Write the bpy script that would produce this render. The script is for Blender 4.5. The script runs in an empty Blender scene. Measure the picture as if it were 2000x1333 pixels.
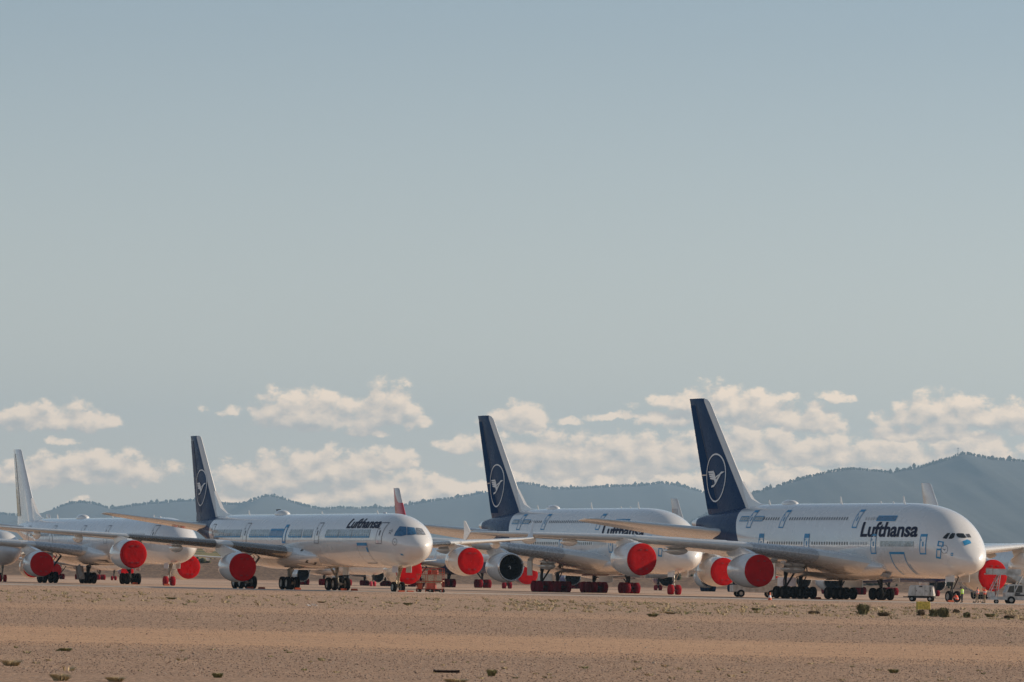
import bpy, bmesh, math, random
import numpy as np
from mathutils import Vector, Matrix
random.seed(7); rng = np.random.default_rng(11)
sc = bpy.context.scene
col = sc.collection

# ------------------------------------------------------------------ camera
FOC, EYE, ROLL = 11500.0, 1.7, 0.0196
pit = math.atan(463 / FOC)
R0 = np.array([1, 0, 0.]); FW = np.array([0, math.cos(pit), math.sin(pit)]); U0 = np.cross(R0, FW)
RT = math.cos(ROLL) * R0 + math.sin(ROLL) * U0
UP = -math.sin(ROLL) * R0 + math.cos(ROLL) * U0
cam = bpy.data.cameras.new('camera'); camo = bpy.data.objects.new('camera', cam); col.objects.link(camo)
cam.sensor_width = 36; cam.lens = FOC / 2000 * 36; cam.clip_start = 1; cam.clip_end = 60000
camo.matrix_world = Matrix(((RT[0], UP[0], -FW[0], 0), (RT[1], UP[1], -FW[1], 0), (RT[2], UP[2], -FW[2], EYE), (0, 0, 0, 1)))
sc.camera = camo

def ray(u, v):      # direction seen at a pixel of the 2000 x 1333 photograph
    return FW + RT * (u - 1000) / FOC - UP * (v - 666.5) / FOC
def gnd(u, v, z=0.0):
    d = ray(u, v); k = (z - EYE) / d[2]
    return d[0] * k, d[1] * k

# ------------------------------------------------------------------ light
SUN_EL, SUN_AZ = math.radians(19), math.radians(-13)      # azimuth measured from +X towards the viewer
sdir = Vector((math.cos(SUN_EL) * math.cos(SUN_AZ), -math.cos(SUN_EL) * math.sin(SUN_AZ), math.sin(SUN_EL)))
sl = bpy.data.lights.new('sun', 'SUN'); sl.energy = 5.0; sl.angle = math.radians(0.6); sl.color = (1.0, 0.82, 0.63)
so = bpy.data.objects.new('sun', sl); col.objects.link(so)
so.rotation_euler = (-sdir).to_track_quat('-Z', 'Y').to_euler()
sc.view_settings.view_transform = 'Standard'; sc.view_settings.look = 'None'
sc.view_settings.exposure = 0.0; sc.view_settings.gamma = 1.0

w = bpy.data.worlds.new("World"); sc.world = w; w.use_nodes = True
nt = w.node_tree; nt.nodes.clear()
class NG:           # small helper for writing node trees
    def __init__(s, tree): s.t = tree; s.n = tree.nodes; s.l = tree.links
    def new(s, typ, **kw):
        n = s.n.new(typ)
        for k, v in kw.items(): setattr(n, k, v)
        return n
    def put(s, sock, v):
        if hasattr(v, 'is_output') or isinstance(v, bpy.types.NodeSocket): s.l.new(v, sock)
        elif v is not None: sock.default_value = v
    def m(s, op, a, b=None, c=None, clamp=False):
        n = s.new('ShaderNodeMath', operation=op, use_clamp=clamp)
        s.put(n.inputs[0], a)
        if b is not None: s.put(n.inputs[1], b)
        if c is not None: s.put(n.inputs[2], c)
        return n.outputs[0]
    def ramp(s, x, a, b, lo=0.0, hi=1.0, smooth=True):
        n = s.new('ShaderNodeMapRange'); n.interpolation_type = 'SMOOTHSTEP' if smooth else 'LINEAR'
        s.put(n.inputs[0], x); n.inputs[1].default_value = a; n.inputs[2].default_value = b
        n.inputs[3].default_value = lo; n.inputs[4].default_value = hi
        return n.outputs[0]
    def mix(s, f, a, b, mode='MIX'):
        n = s.new('ShaderNodeMix', data_type='RGBA', blend_type=mode)
        s.put(n.inputs[0], f); s.put(n.inputs[6], a); s.put(n.inputs[7], b)
        return n.outputs[2]
    def noise(s, vec, scale, detail=4, rough=.55, dist=0.0, color=False, dim='3D'):
        n = s.new('ShaderNodeTexNoise'); n.noise_dimensions = dim
        if vec is not None: s.put(n.inputs['Vector'], vec)
        n.inputs['Scale'].default_value = scale; n.inputs['Detail'].default_value = detail
        n.inputs['Roughness'].default_value = rough; n.inputs['Distortion'].default_value = dist
        return n.outputs[1] if color else n.outputs[0]
    def sep(s, vec):
        n = s.new('ShaderNodeSeparateXYZ'); s.put(n.inputs[0], vec); return n.outputs
    def comb(s, x, y, z=0.0):
        n = s.new('ShaderNodeCombineXYZ'); s.put(n.inputs[0], x); s.put(n.inputs[1], y); s.put(n.inputs[2], z); return n.outputs[0]

# cloud banks: (u, v, half width, height above base) in photo pixels, turned into directions of the sky
CL = [(110,822,118,40),(60,818,80,34),(200,818,50,22),(125,862,36,10),(190,925,150,48),(60,935,90,42),(300,925,50,22),(150,976,30,14),
 (430,800,40,14),(590,815,95,62),(700,820,60,40),(765,805,58,66),(600,835,42,12),(820,825,36,16),(720,842,48,18),
 (640,930,180,52),(520,940,110,50),(760,900,60,28),(760,970,210,45),(540,975,130,30),(890,965,110,38),(1000,950,60,45),
 (1015,824,68,40),(1110,824,32,12),(915,872,62,26),(1080,905,120,66),(1230,905,110,62),(1340,900,70,55),(1300,820,60,26),(1210,812,55,12),
 (1150,948,130,48),(1300,955,120,40),(1040,900,60,34),
 (1420,800,110,52),(1340,790,85,24),(1500,815,90,50),(1590,828,62,40),(1460,880,110,50),(1600,890,120,46),(1550,945,120,42),(1450,940,60,30),
 (1625,774,42,14),(1730,820,36,26),(1850,815,105,50),(1950,820,90,36),(1740,890,110,36),(1900,885,100,44),(1990,870,40,30),(1700,912,60,14),(1820,850,120,20),
 (-60,830,90,44),(-120,930,120,50),(2090,830,120,60),(2120,900,120,60)]
def cloud_group(name, blobs, seed):
    g = bpy.data.node_groups.new(name, 'ShaderNodeTree')
    g.interface.new_socket('P', in_out='INPUT', socket_type='NodeSocketVector')
    g.interface.new_socket('D', in_out='OUTPUT', socket_type='NodeSocketFloat'); g.interface.new_socket('S', in_out='OUTPUT', socket_type='NodeSocketFloat')
    G = NG(g); gi = G.new('NodeGroupInput'); go = G.new('NodeGroupOutput'); P = gi.outputs[0]
    off = G.new('ShaderNodeVectorMath', operation='ADD'); G.put(off.inputs[0], P); off.inputs[1].default_value = (seed * 3.1, seed * 1.7, 0)
    wob = G.noise(off.outputs[0], 1.9, 3, .6, 0, True, '2D')
    vm = G.new('ShaderNodeVectorMath', operation='MULTIPLY_ADD'); G.put(vm.inputs[0], wob); vm.inputs[1].default_value = (.36, .26, 0); G.put(vm.inputs[2], P)
    sx, sy, _ = G.sep(vm.outputs[0]); sx = G.m('SUBTRACT', sx, .18); sy = G.m('SUBTRACT', sy, .13); acc = None
    for (cu, cv, rx, ry) in blobs:
        d = ray(cu, cv + 4); cx, cy = d[0] / d[1] * 115, d[2] / d[1] * 115
        ax = G.m('DIVIDE', G.m('SUBTRACT', sx, cx), rx * 1.16 / 100); dy = G.m('SUBTRACT', sy, cy)
        ay = G.m('MAXIMUM', G.m('DIVIDE', dy, ry * 1.12 / 100), G.m('DIVIDE', dy, -ry * .40 / 100 - .03))
        fk = min(1, max(.42, rx / 75)); v = G.m('SUBTRACT', fk, G.m('MULTIPLY', G.m('ADD', G.m('MULTIPLY', ax, ax), G.m('MULTIPLY', ay, ay)), fk ** .5))
        acc = v if acc is None else G.m('SMOOTH_MAX', acc, v, .2)
    acc = G.m('MAXIMUM', acc, -1.5)
    st = G.new('ShaderNodeVectorMath', operation='MULTIPLY'); G.put(st.inputs[0], off.outputs[0]); st.inputs[1].default_value = (1, 1.45, 1)
    n1 = G.noise(st.outputs[0], 2.4, 8, .66, 0, False, '2D')
    vo = G.new('ShaderNodeTexVoronoi'); vo.voronoi_dimensions = '2D'; vo.feature = 'SMOOTH_F1'; vo.inputs['Smoothness'].default_value = .6
    vw = G.new('ShaderNodeVectorMath', operation='MULTIPLY_ADD'); G.put(vw.inputs[0], G.noise(st.outputs[0], 5, 3, .6, 0, True, '2D')); vw.inputs[1].default_value = (.25, .25, 0); G.put(vw.inputs[2], st.outputs[0])
    G.put(vo.inputs['Vector'], vw.outputs[0]); vo.inputs['Scale'].default_value = 2.3
    puff = G.m('SUBTRACT', .42, vo.outputs['Distance'])
    S = G.m('ADD', G.m('MULTIPLY', acc, 1.0), G.m('MULTIPLY', puff, 1.1))
    G.put(go.inputs[1], G.m('ADD', S, G.m('MULTIPLY', G.m('SUBTRACT', n1, .5), 1.5)))
    G.put(go.inputs[0], G.m('ADD', G.m('ADD', G.m('MULTIPLY', acc, 1.25), G.m('MULTIPLY', puff, 1.2)), G.m('MULTIPLY', G.m('SUBTRACT', n1, .5), 2.4)))
    return g

N = NG(nt)
tc = N.new('ShaderNodeTexCoord')
dx, dy_, dz = N.sep(tc.outputs['Generated'])
yy = N.m('MAXIMUM', dy_, .02)
px_ = N.m('MULTIPLY', N.m('DIVIDE', dx, yy), 115); py_ = N.m('MULTIPLY', N.m('DIVIDE', dz, yy), 115)
front = N.ramp(dy_, .3, .6)
SKYK = 0.115
K = 1 / SKYK
def layer(g, under):
    def ev(ox, oy):
        n = N.new('ShaderNodeGroup'); n.node_tree = g; N.put(n.inputs[0], N.comb(N.m('ADD', px_, ox), N.m('ADD', py_, oy), 3.3)); return n.outputs
    a, b_ = ev(0, 0), ev(.10, .20)
    dens = N.m('MULTIPLY', N.ramp(a[0], -.14, .72), front)
    lit = N.ramp(N.m('SUBTRACT', a[1], b_[1]), -.55, .85, 0, 1, False)
    rim = N.ramp(a[0], 1.3, .2, 0, .12)
    lit = N.m('ADD', N.m('MULTIPLY', lit, 1.0), rim, clamp=True)
    cc = N.mix(lit, (.60 * K, .535 * K, .465 * K, 1), (1.45 * K, 1.10 * K, .77 * K, 1))
    return N.mix(N.m('MULTIPLY', dens, N.ramp(lit, 0, .5, .72, .97)), under, cc)
sky = N.new('ShaderNodeTexSky'); sky.sky_type = 'NISHITA'; sky.sun_disc = False
sky.sun_elevation = SUN_EL; sky.sun_rotation = math.atan2(sdir.x, sdir.y); sky.altitude = 900; sky.air_density = 1.1; sky.dust_density = .7; sky.ozone_density = 1.3
hs = N.new('ShaderNodeHueSaturation'); hs.inputs['Saturation'].default_value = .40; hs.inputs['Value'].default_value = 1.0
N.put(hs.inputs['Color'], sky.outputs[0])
el = N.m('DIVIDE', dz, yy)
grade = N.mix(N.ramp(el, -.01, .105, 0, 1, False), (1.26, 1.15, 1.06, 1), (.66, .765, .87, 1))
skyb = N.mix(1.0, hs.outputs[0], grade, 'MULTIPLY')
skyc = skyb
for nm, lo, hi, sd in (('low_cloud', 915, 1000, 5.0), ('middle_cloud', 858, 915, 9.0), ('high_cloud', 0, 858, 14.0)): skyc = layer(cloud_group(nm, [c for c in CL if lo <= c[1] < hi], sd), skyc)
bg = N.new('ShaderNodeBackground'); N.put(bg.inputs[0], skyc); bg.inputs[1].default_value = SKYK
wo = N.new('ShaderNodeOutputWorld'); nt.links.new(bg.outputs[0], wo.inputs[0])

# ------------------------------------------------------------------ helpers
def tag(o, label=None, cat=None, group=None, kind=None):
    if label: o['label'] = label
    if cat: o['category'] = cat
    if group: o['group'] = group
    if kind: o['kind'] = kind
    return o
def empty(name, loc=(0, 0, 0), rz=0.0, scale=(1, 1, 1)):
    o = bpy.data.objects.new(name, None); col.objects.link(o)
    o.location = loc; o.rotation_euler = (0, 0, rz); o.scale = scale; o.empty_display_size = .5
    return o
class MB:           # mesh builder
    def __init__(s): s.v = []; s.f = []; s.m = []
    def add(s, verts, faces, mi=0):
        b = len(s.v); s.v += [tuple(map(float, p)) for p in verts]
        s.f += [tuple(i + b for i in f) for f in faces]; s.m += [mi] * len(faces); return s
    def box(s, c, d, mi=0, rz=0.0, ry=0.0, taper=1.0):
        M = Matrix.Rotation(rz, 3, 'Z') @ Matrix.Rotation(ry, 3, 'Y'); P = []
        for k in (-1, 1):
            t = 1.0 if k < 0 else taper
            for i, j in ((-1, -1), (1, -1), (1, 1), (-1, 1)):
                q = M @ Vector((i * d[0] / 2 * t, j * d[1] / 2 * t, k * d[2] / 2)); P.append((q.x + c[0], q.y + c[1], q.z + c[2]))
        return s.add(P, [(3, 2, 1, 0), (4, 5, 6, 7), (0, 1, 5, 4), (1, 2, 6, 5), (2, 3, 7, 6), (3, 0, 4, 7)], mi)
    def cyl(s, a, b, r, r2=None, n=10, mi=0):
        a = Vector(a); b = Vector(b); r2 = r if r2 is None else r2
        ax = (b - a).normalized(); u = ax.orthogonal().normalized(); v = ax.cross(u); P = []
        for c, q in ((a, r), (b, r2)):
            for i in range(n):
                t = 2 * math.pi * i / n; P.append(c + u * math.cos(t) * q + v * math.sin(t) * q)
        F = [(i, (i + 1) % n, n + (i + 1) % n, n + i) for i in range(n)] + [tuple(range(n))[::-1], tuple(range(n, 2 * n))]
        return s.add(P, F, mi)
    def rev(s, prof, c=(0, 0, 0), axis='x', n=24, mi=0, sy=1.0, sz=1.0):     # profile [(axial, radius)], revolved
        P = []; m = len(prof)
        for a, r in prof:
            for i in range(n):
                t = 2 * math.pi * i / n; p, q = math.cos(t) * r * sy, math.sin(t) * r * sz
                P.append((c[0] + a, c[1] + p, c[2] + q) if axis == 'x' else ((c[0] + p, c[1] + a, c[2] + q) if axis == 'y' else (c[0] + p, c[1] + q, c[2] + a)))
        F = [(k * n + i, k * n + (i + 1) % n, (k + 1) * n + (i + 1) % n, (k + 1) * n + i) for k in range(m - 1) for i in range(n)]
        return s.add(P, F, mi)
    def build(s, name, mats, parent=None, smooth=True, recalc=True, angle=40, loc=None):
        me = bpy.data.meshes.new(name); me.from_pydata(s.v, [], s.f)
        for m in (mats if isinstance(mats, (list, tuple)) else [mats]): me.materials.append(m)
        if s.f: me.polygons.foreach_set('material_index', s.m)
        if recalc:
            bm = bmesh.new(); bm.from_mesh(me); bmesh.ops.recalc_face_normals(bm, faces=bm.faces); bm.to_mesh(me); bm.free()
        me.polygons.foreach_set('use_smooth', [smooth] * len(me.polygons))
        if smooth and angle: me.set_sharp_from_angle(angle=math.radians(angle))
        me.update(); o = bpy.data.objects.new(name, me); col.objects.link(o)
        if parent: o.parent = parent
        if loc: o.location = loc
        return o
def share(o, name, parent, loc=(0, 0, 0), rz=0):
    c = bpy.data.objects.new(name, o.data); col.objects.link(c); c.parent = parent; c.location = loc; c.rotation_euler = (0, 0, rz); return c

# ------------------------------------------------------------------ materials
def pmat(name, color, rough=.5, metal=0.0, coat=0.0, var=.06, scale=3.0, bump=0.0, bscale=20, fn=None, spec=.5):
    m = bpy.data.materials.new(name); m.use_nodes = True; t = m.node_tree; q = NG(t)
    b = t.nodes['Principled BSDF']; tc = q.new('ShaderNodeTexCoord'); P = tc.outputs['Object']
    n = q.noise(P, scale, 5, .6)
    base = (*color, 1) if fn is None else fn(q, P); mask = None
    if isinstance(base, tuple) and len(base) == 2: base, mask = base
    dark = q.mix(q.ramp(n, .3, .75, 0, 1), base, q.mix(1.0, base, (1 - var * 2, 1 - var * 2.1, 1 - var * 2.3, 1), 'MULTIPLY'))
    q.put(b.inputs['Base Color'], dark)
    b.inputs['Specular IOR Level'].default_value = spec; b.inputs['Metallic'].default_value = metal; b.inputs['Coat Weight'].default_value = coat
    if mask is not None: q.put(b.inputs['Coat Weight'], q.m('MULTIPLY', q.m('SUBTRACT', 1.0, mask), coat)); q.put(b.inputs['Specular IOR Level'], q.m('SUBTRACT', .5, q.m('MULTIPLY', mask, .46)))
    b.inputs['Coat Roughness'].default_value = .05
    q.put(b.inputs['Roughness'], q.ramp(q.noise(P, scale * 2.3, 4), .3, .7, max(0, rough - .07), min(1, rough + .1)))
    if bump:
        bn = q.new('ShaderNodeBump'); bn.inputs['Strength'].default_value = bump; bn.inputs['Distance'].default_value = .05
        q.put(bn.inputs['Height'], q.noise(P, bscale, 5)); q.put(b.inputs['Normal'], bn.outputs[0])
    return m
WHITE = (.74, .73, .71); NAVY = (.013, .046, .12)
def paint(name, fn, rough=.24, coat=1.0): return pmat(name, WHITE, rough, 0, coat, .01, .15, fn=fn)
def panels(q, P, base, pitch=2.6):      # thin skin joints and rain streaks of an airliner's paint
    x, y, z = q.sep(P)
    fx = q.m('ABSOLUTE', q.m('SUBTRACT', q.m('FRACT', q.m('DIVIDE', x, pitch)), .5))
    ln = q.m('MULTIPLY', q.m('GREATER_THAN', fx, .494), .06)
    fz = q.m('ABSOLUTE', q.m('SUBTRACT', q.m('FRACT', q.m('DIVIDE', z, 1.9)), .5))
    ln = q.m('MAXIMUM', ln, q.m('MULTIPLY', q.m('GREATER_THAN', fz, .494), .04))
    stv = q.comb(q.m('MULTIPLY', x, 2.2), y, q.m('MULTIPLY', z, .35))
    ln = q.m('ADD', ln, q.m('MULTIPLY', q.ramp(q.noise(stv, 1.4, 5, .7), .52, .8), .035))
    return q.mix(ln, base, (.42, .39, .35, 1))
def liv_body(t_blue, slope, zref, t_end, blue=NAVY):
    def fn(q, P):
        x, y, z = q.sep(P)
        e = q.m('SUBTRACT', x, q.m('ADD', t_blue, q.m('MULTIPLY', q.m('SUBTRACT', z, zref), slope)))
        f = q.m('MULTIPLY', q.m('GREATER_THAN', e, 0.0), q.m('LESS_THAN', x, t_end))
        return q.mix(f, panels(q, P, (*WHITE, 1)), (*blue, 1)), f
    return fn
def liv_plain(c=WHITE): return lambda q, P: panels(q, P, (*c, 1))
def liv_belly(zl, c):           # coloured belly below a waist line
    def fn(q, P):
        x, y, z = q.sep(P)
        f = q.m('LESS_THAN', z, zl); return q.mix(f, panels(q, P, (*WHITE, 1)), (*c, 1)), f
    return fn
M = {}
M['white'] = paint('white_paint', liv_plain())
M['wing'] = pmat('wing_paint', (.74, .73, .71), .22, 0, 1.0, .03, .5, fn=lambda q, P: panels(q, P, (.70, .70, .68, 1), 1.9))
M['navy'] = pmat('navy_paint', NAVY, .3, 0, 0, .05, .4, spec=0.0)
M['slat'] = pmat('bare_metal', (.42, .40, .37), .22, .9, 0, .1, 1.2)
M['slatp'] = pmat('grey_slat_paint', (.50, .51, .52), .25, .3, .3, .05, 1.2)
M['lip'] = pmat('polished_lip', (.62, .61, .60), .2, .8, 0, .05, 2)
M['dark'] = pmat('dark_gap', (.022, .020, .019), .7)
M['glass'] = pmat('cockpit_glass', (.012, .014, .016), .08, 0, .5)
M['pane'] = pmat('cabin_glass', (.10, .10, .11), .2)
M['shade'] = pmat('closed_shade', (.50, .50, .50), .4)
M['red'] = pmat('red_cover_cloth', (.52, .001, .003), .8, 0, 0, .12, 1.1, .6, 2.2, spec=.12)
M['strap'] = pmat('cover_strap_cloth', (.30, .004, .008), .7)
M['maroon'] = pmat('maroon_wheel_cloth', (.24, .004, .018), .8, 0, 0, .12, 2, .6, 5, spec=.15)
M['redw'] = pmat('red_wheel_cloth', (.34, .003, .012), .7, 0, 0, .12, 2, .6, 5, spec=.2)
M['pink'] = pmat('faded_red_cloth', (.55, .03, .07), .65, 0, 0, .12, 2, .5, 5)
M['tyre'] = pmat('tyre_rubber', (.008, .007, .007), .85, 0, 0, .1, 4, .4, 12, spec=.12)
M['hub'] = pmat('wheel_hub', (.42, .41, .38), .4, .3, 0, .1, 4)
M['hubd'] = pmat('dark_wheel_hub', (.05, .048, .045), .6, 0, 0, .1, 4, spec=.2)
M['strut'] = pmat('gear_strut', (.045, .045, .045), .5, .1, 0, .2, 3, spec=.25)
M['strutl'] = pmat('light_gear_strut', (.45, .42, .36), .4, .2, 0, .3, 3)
M['foil'] = pmat('crumpled_foil', (.62, .52, .36), .3, .6, 0, .3, 3, 1.0, 4)
M['tape'] = pmat('blue_tape', (.03, .30, .58), .45, 0, 0, .12, 3)
M['film'] = pmat('blue_film', (.06, .20, .38), .3, 0, .2, .22, 2.5, .5, 6)
M['filmg'] = pmat('grey_window_film', (.40, .45, .47), .22, .25, .2, .22, 1.6, .8, 3)
M['silver'] = pmat('silver_foil', (.62, .62, .62), .25, .7, 0, .3, 5, 1.0, 6)
M['line'] = pmat('panel_line', (.13, .14, .17), .6)
M['steel'] = pmat('painted_steel', (.30, .30, .30), .5, .2, 0, .2, 3)
M['fan'] = pmat('fan_blade', (.035, .035, .04), .4, .6)
M['hot'] = pmat('exhaust_metal', (.16, .13, .11), .4, .8, 0, .2, 2)

# ------------------------------------------------------------------ hull of an airliner
def pchip(xs, ys):
    x = np.array(xs, float); y = np.array(ys, float); h = np.diff(x); d = np.diff(y) / h; m = np.zeros_like(y)
    for i in range(1, len(x) - 1):
        if d[i - 1] * d[i] > 0:
            w1 = 2 * h[i] + h[i - 1]; w2 = h[i] + 2 * h[i - 1]; m[i] = (w1 + w2) / (w1 / d[i - 1] + w2 / d[i])
    m[0] = d[0]; m[-1] = d[-1]
    def f(q):
        q = min(max(q, x[0]), x[-1]); i = min(int(np.searchsorted(x, q, 'right')) - 1, len(x) - 2); t = (q - x[i]) / h[i]
        return ((1 + 2 * t) * (1 - t) ** 2 * y[i] + t * (1 - t) ** 2 * h[i] * m[i] + t * t * (3 - 2 * t) * y[i + 1] + t * t * (t - 1) * h[i] * m[i + 1])
    return f
class Hull:
    def __init__(s, rows, nU=2.0, nL=2.0, root=True):     # rows: t, top, bottom, half width, z of the greatest width
        s.T = [r[0] for r in rows]; s.t0, s.t1 = s.T[0], s.T[-1]; s.g = (lambda t: math.sqrt(max(t, 0))) if root else (lambda t: t)
        X = [s.g(t) for t in s.T]
        s.a = [pchip(X, [r[k] for r in rows]) for k in range(1, 5)]; s.nU, s.nL = nU, nL
    def at(s, t): x = s.g(t); return [f(x) for f in s.a]
    def half(s, t, z):
        zt, zb, w_, zm = s.at(t)
        h, n = (zt - zm, s.nU) if z >= zm else (zm - zb, s.nL)
        q = abs(z - zm) / max(h, 1e-3)
        return w_ * (1 - q ** n) ** (1 / n) if q < 1 else 0.0
    def on(s, t, z, off=.03):           # point of the starboard skin pushed out along its normal
        y = s.half(t, z); e = .05
        zt, zb, w_, zm = s.at(t); zz = min(max(z, zb + .06), zt - .06)
        gy = (s.half(t, zz + e) - s.half(t, zz - e)) / (2 * e); gt = (s.half(t + e, zz) - s.half(max(t - e, s.t0), zz)) / (2 * e)
        n = Vector((-gt, 1, -gy)).normalized()
        return (t + n.x * off, y + n.y * off, z + n.z * off)
    def tfront(s, y, z):                # station where the skin reaches (y, z) near the nose
        lo, hi = s.t0, s.t0 + 10
        for _ in range(40):
            m = (lo + hi) / 2
            if s.half(m, z) < abs(y): lo = m
            else: hi = m
        return hi
    def mesh(s, name, mats, parent, nt=110, nr=56):
        X0, X1 = s.g(s.t0), s.g(s.t1); b = MB(); L = []
        ts = sorted(set([s.t0 + (s.t1 - s.t0) * (i / nt) ** 2.0 for i in range(int(nt * .55))] + [s.t0 + (s.t1 - s.t0) * i / nt for i in range(int(nt * .2), nt + 1)]))
        for t in ts:
            zt, zb, w_, zm = s.at(t); ring = []
            for i in range(nr):
                a = 2 * math.pi * i / nr; c, q = math.cos(a), math.sin(a); h, n = (zt - zm, s.nU) if q >= 0 else (zm - zb, s.nL)
                ring.append((t, w_ * math.copysign(abs(c) ** (2 / n), c), zm + h * math.copysign(abs(q) ** (2 / n), q)))
            L += ring
        m = len(ts); F = [(k * nr + i, k * nr + (i + 1) % nr, (k + 1) * nr + (i + 1) % nr, (k + 1) * nr + i) for k in range(m - 1) for i in range(nr)]
        F += [tuple(range(nr)), tuple(range((m - 1) * nr, m * nr))]
        b.add(L, F); return b.build(name, mats, parent, angle=50)
def skin_poly(hull, name, polys, mat, parent, off=.03, cut=.4, side=1):      # polygons given in (station, height), wrapped on the skin
    bm = bmesh.new()
    for poly in polys:
        vs = [bm.verts.new((p[0], p[1], 0)) for p in poly]; bm.faces.new(vs)
    conform(bm, cut)
    for v in bm.verts:
        x, y, z = hull.on(v.co.x, v.co.y, off); v.co = (x, y * side, z)
    return finish(bm, name, mat, parent)
def conform(bm, cut):
    for ax in (0, 1):
        lo = min(v.co[ax] for v in bm.verts); hi = max(v.co[ax] for v in bm.verts); n = int((hi - lo) / cut)
        for i in range(1, n + 1):
            no = [0, 0, 0]; no[ax] = 1; co = [0, 0, 0]; co[ax] = lo + (hi - lo) * i / (n + 1)
            bmesh.ops.bisect_plane(bm, geom=bm.verts[:] + bm.edges[:] + bm.faces[:], plane_co=co, plane_no=no)
def finish(bm, name, mat, parent):
    me = bpy.data.meshes.new(name); bm.to_mesh(me); bm.free(); me.materials.append(mat)
    o = bpy.data.objects.new(name, me); col.objects.link(o); o.parent = parent; return o
def rect(t0, t1, z0, z1): return [(t0, z0), (t1, z0), (t1, z1), (t0, z1)]
def frame(t0, t1, z0, z1, k, kt=None):
    kt = kt or k
    return [rect(t0, t1, z1 - kt, z1), rect(t0, t1, z0, z0 + k), rect(t0, t0 + k, z0 + k, z1 - kt), rect(t1 - k, t1, z0 + k, z1 - kt)]
def stroke(pts, w_):             # open polyline of constant width as quads
    out = []
    for a, b in zip(pts[:-1], pts[1:]):
        d = math.hypot(b[0] - a[0], b[1] - a[1]) or 1; nx, ny = -(b[1] - a[1]) / d * w_ / 2, (b[0] - a[0]) / d * w_ / 2; ex, ey = (b[0] - a[0]) / d * w_ * .3, (b[1] - a[1]) / d * w_ * .3
        out.append([(a[0] + nx - ex, a[1] + ny - ey), (b[0] + nx + ex, b[1] + ny + ey), (b[0] - nx + ex, b[1] - ny + ey), (a[0] - nx - ex, a[1] - ny - ey)])
    return out
def ringpoly(cx, cy, rx, ry, w_, n=40):
    out = []
    for i in range(n):
        a, b = 2 * math.pi * i / n, 2 * math.pi * (i + 1) / n
        out.append([(cx + rx * math.cos(a), cy + ry * math.sin(a)), (cx + rx * math.cos(b), cy + ry * math.sin(b)), (cx + (rx - w_) * math.cos(b), cy + (ry - w_) * math.sin(b)), (cx + (rx - w_) * math.cos(a), cy + (ry - w_) * math.sin(a))])
    return out
def crane(cx, cy, r):           # flying bird in a ring; the nose of the aircraft is towards -x
    S = lambda x, y: (cx - x * r, cy + y * r)
    P = []
    for k, (x0, y0, x1, y1) in enumerate([(-.80, .24, -.16, .25), (-.74, .15, -.16, .14), (-.68, .06, -.14, .05), (-.60, -.03, -.10, -.04)]):
        P.append([S(x0, y0 + .035), S(x1, y1 + .05), S(x1, y1 - .05), S(x0 + .05, y0 - .025)])
    P.append([S(-.20, .30), S(-.05, .20), S(.10, -.08), S(.0, -.16), S(-.18, -.08)])
    P.append([S(.04, -.02), S(.62, .16), S(.90, .26), S(.60, .26), S(.42, .16), S(.08, .06)][::-1])
    P.append([S(-.14, -.08), S(.12, -.06), S(.30, -.02), S(.16, -.16), S(.0, -.24)])
    P.append([S(.18, -.02), S(.64, .20), S(.56, .12), S(.30, -.10), S(.10, -.26), S(-.14, -.38), S(-.44, -.42), S(-.44, -.34), S(-.12, -.29), S(.06, -.18)][::-1])
    return P
TEXTS = {}
def text_bm(s, length, cap, bold=.025):
    cu = bpy.data.curves.new('t', 'FONT'); cu.body = s; cu.size = 1; cu.offset = bold; cu.fill_mode = 'FRONT'; cu.resolution_u = 4
    o = bpy.data.objects.new('t', cu); col.objects.link(o); dg = bpy.context.evaluated_depsgraph_get(); dg.update()
    me = bpy.data.meshes.new_from_object(o.evaluated_get(dg)); bpy.data.objects.remove(o)
    bm = bmesh.new(); bm.from_mesh(me); bpy.data.meshes.remove(me)
    x0 = min(v.co.x for v in bm.verts); x1 = max(v.co.x for v in bm.verts); y1 = max(v.co.y for v in bm.verts)
    for v in bm.verts: v.co = ((v.co.x - x0) / (x1 - x0) * length, v.co.y / y1 * cap, 0)
    return bm
def skin_text(hull, name, s, t_left, z0, length, cap, mat, parent, bold=.03):
    bm = text_bm(s, length, cap, bold); conform(bm, .35)
    for v in bm.verts: v.co = hull.on(t_left - v.co.x, z0 + v.co.y, .035)
    return finish(bm, name, mat, parent)

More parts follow.
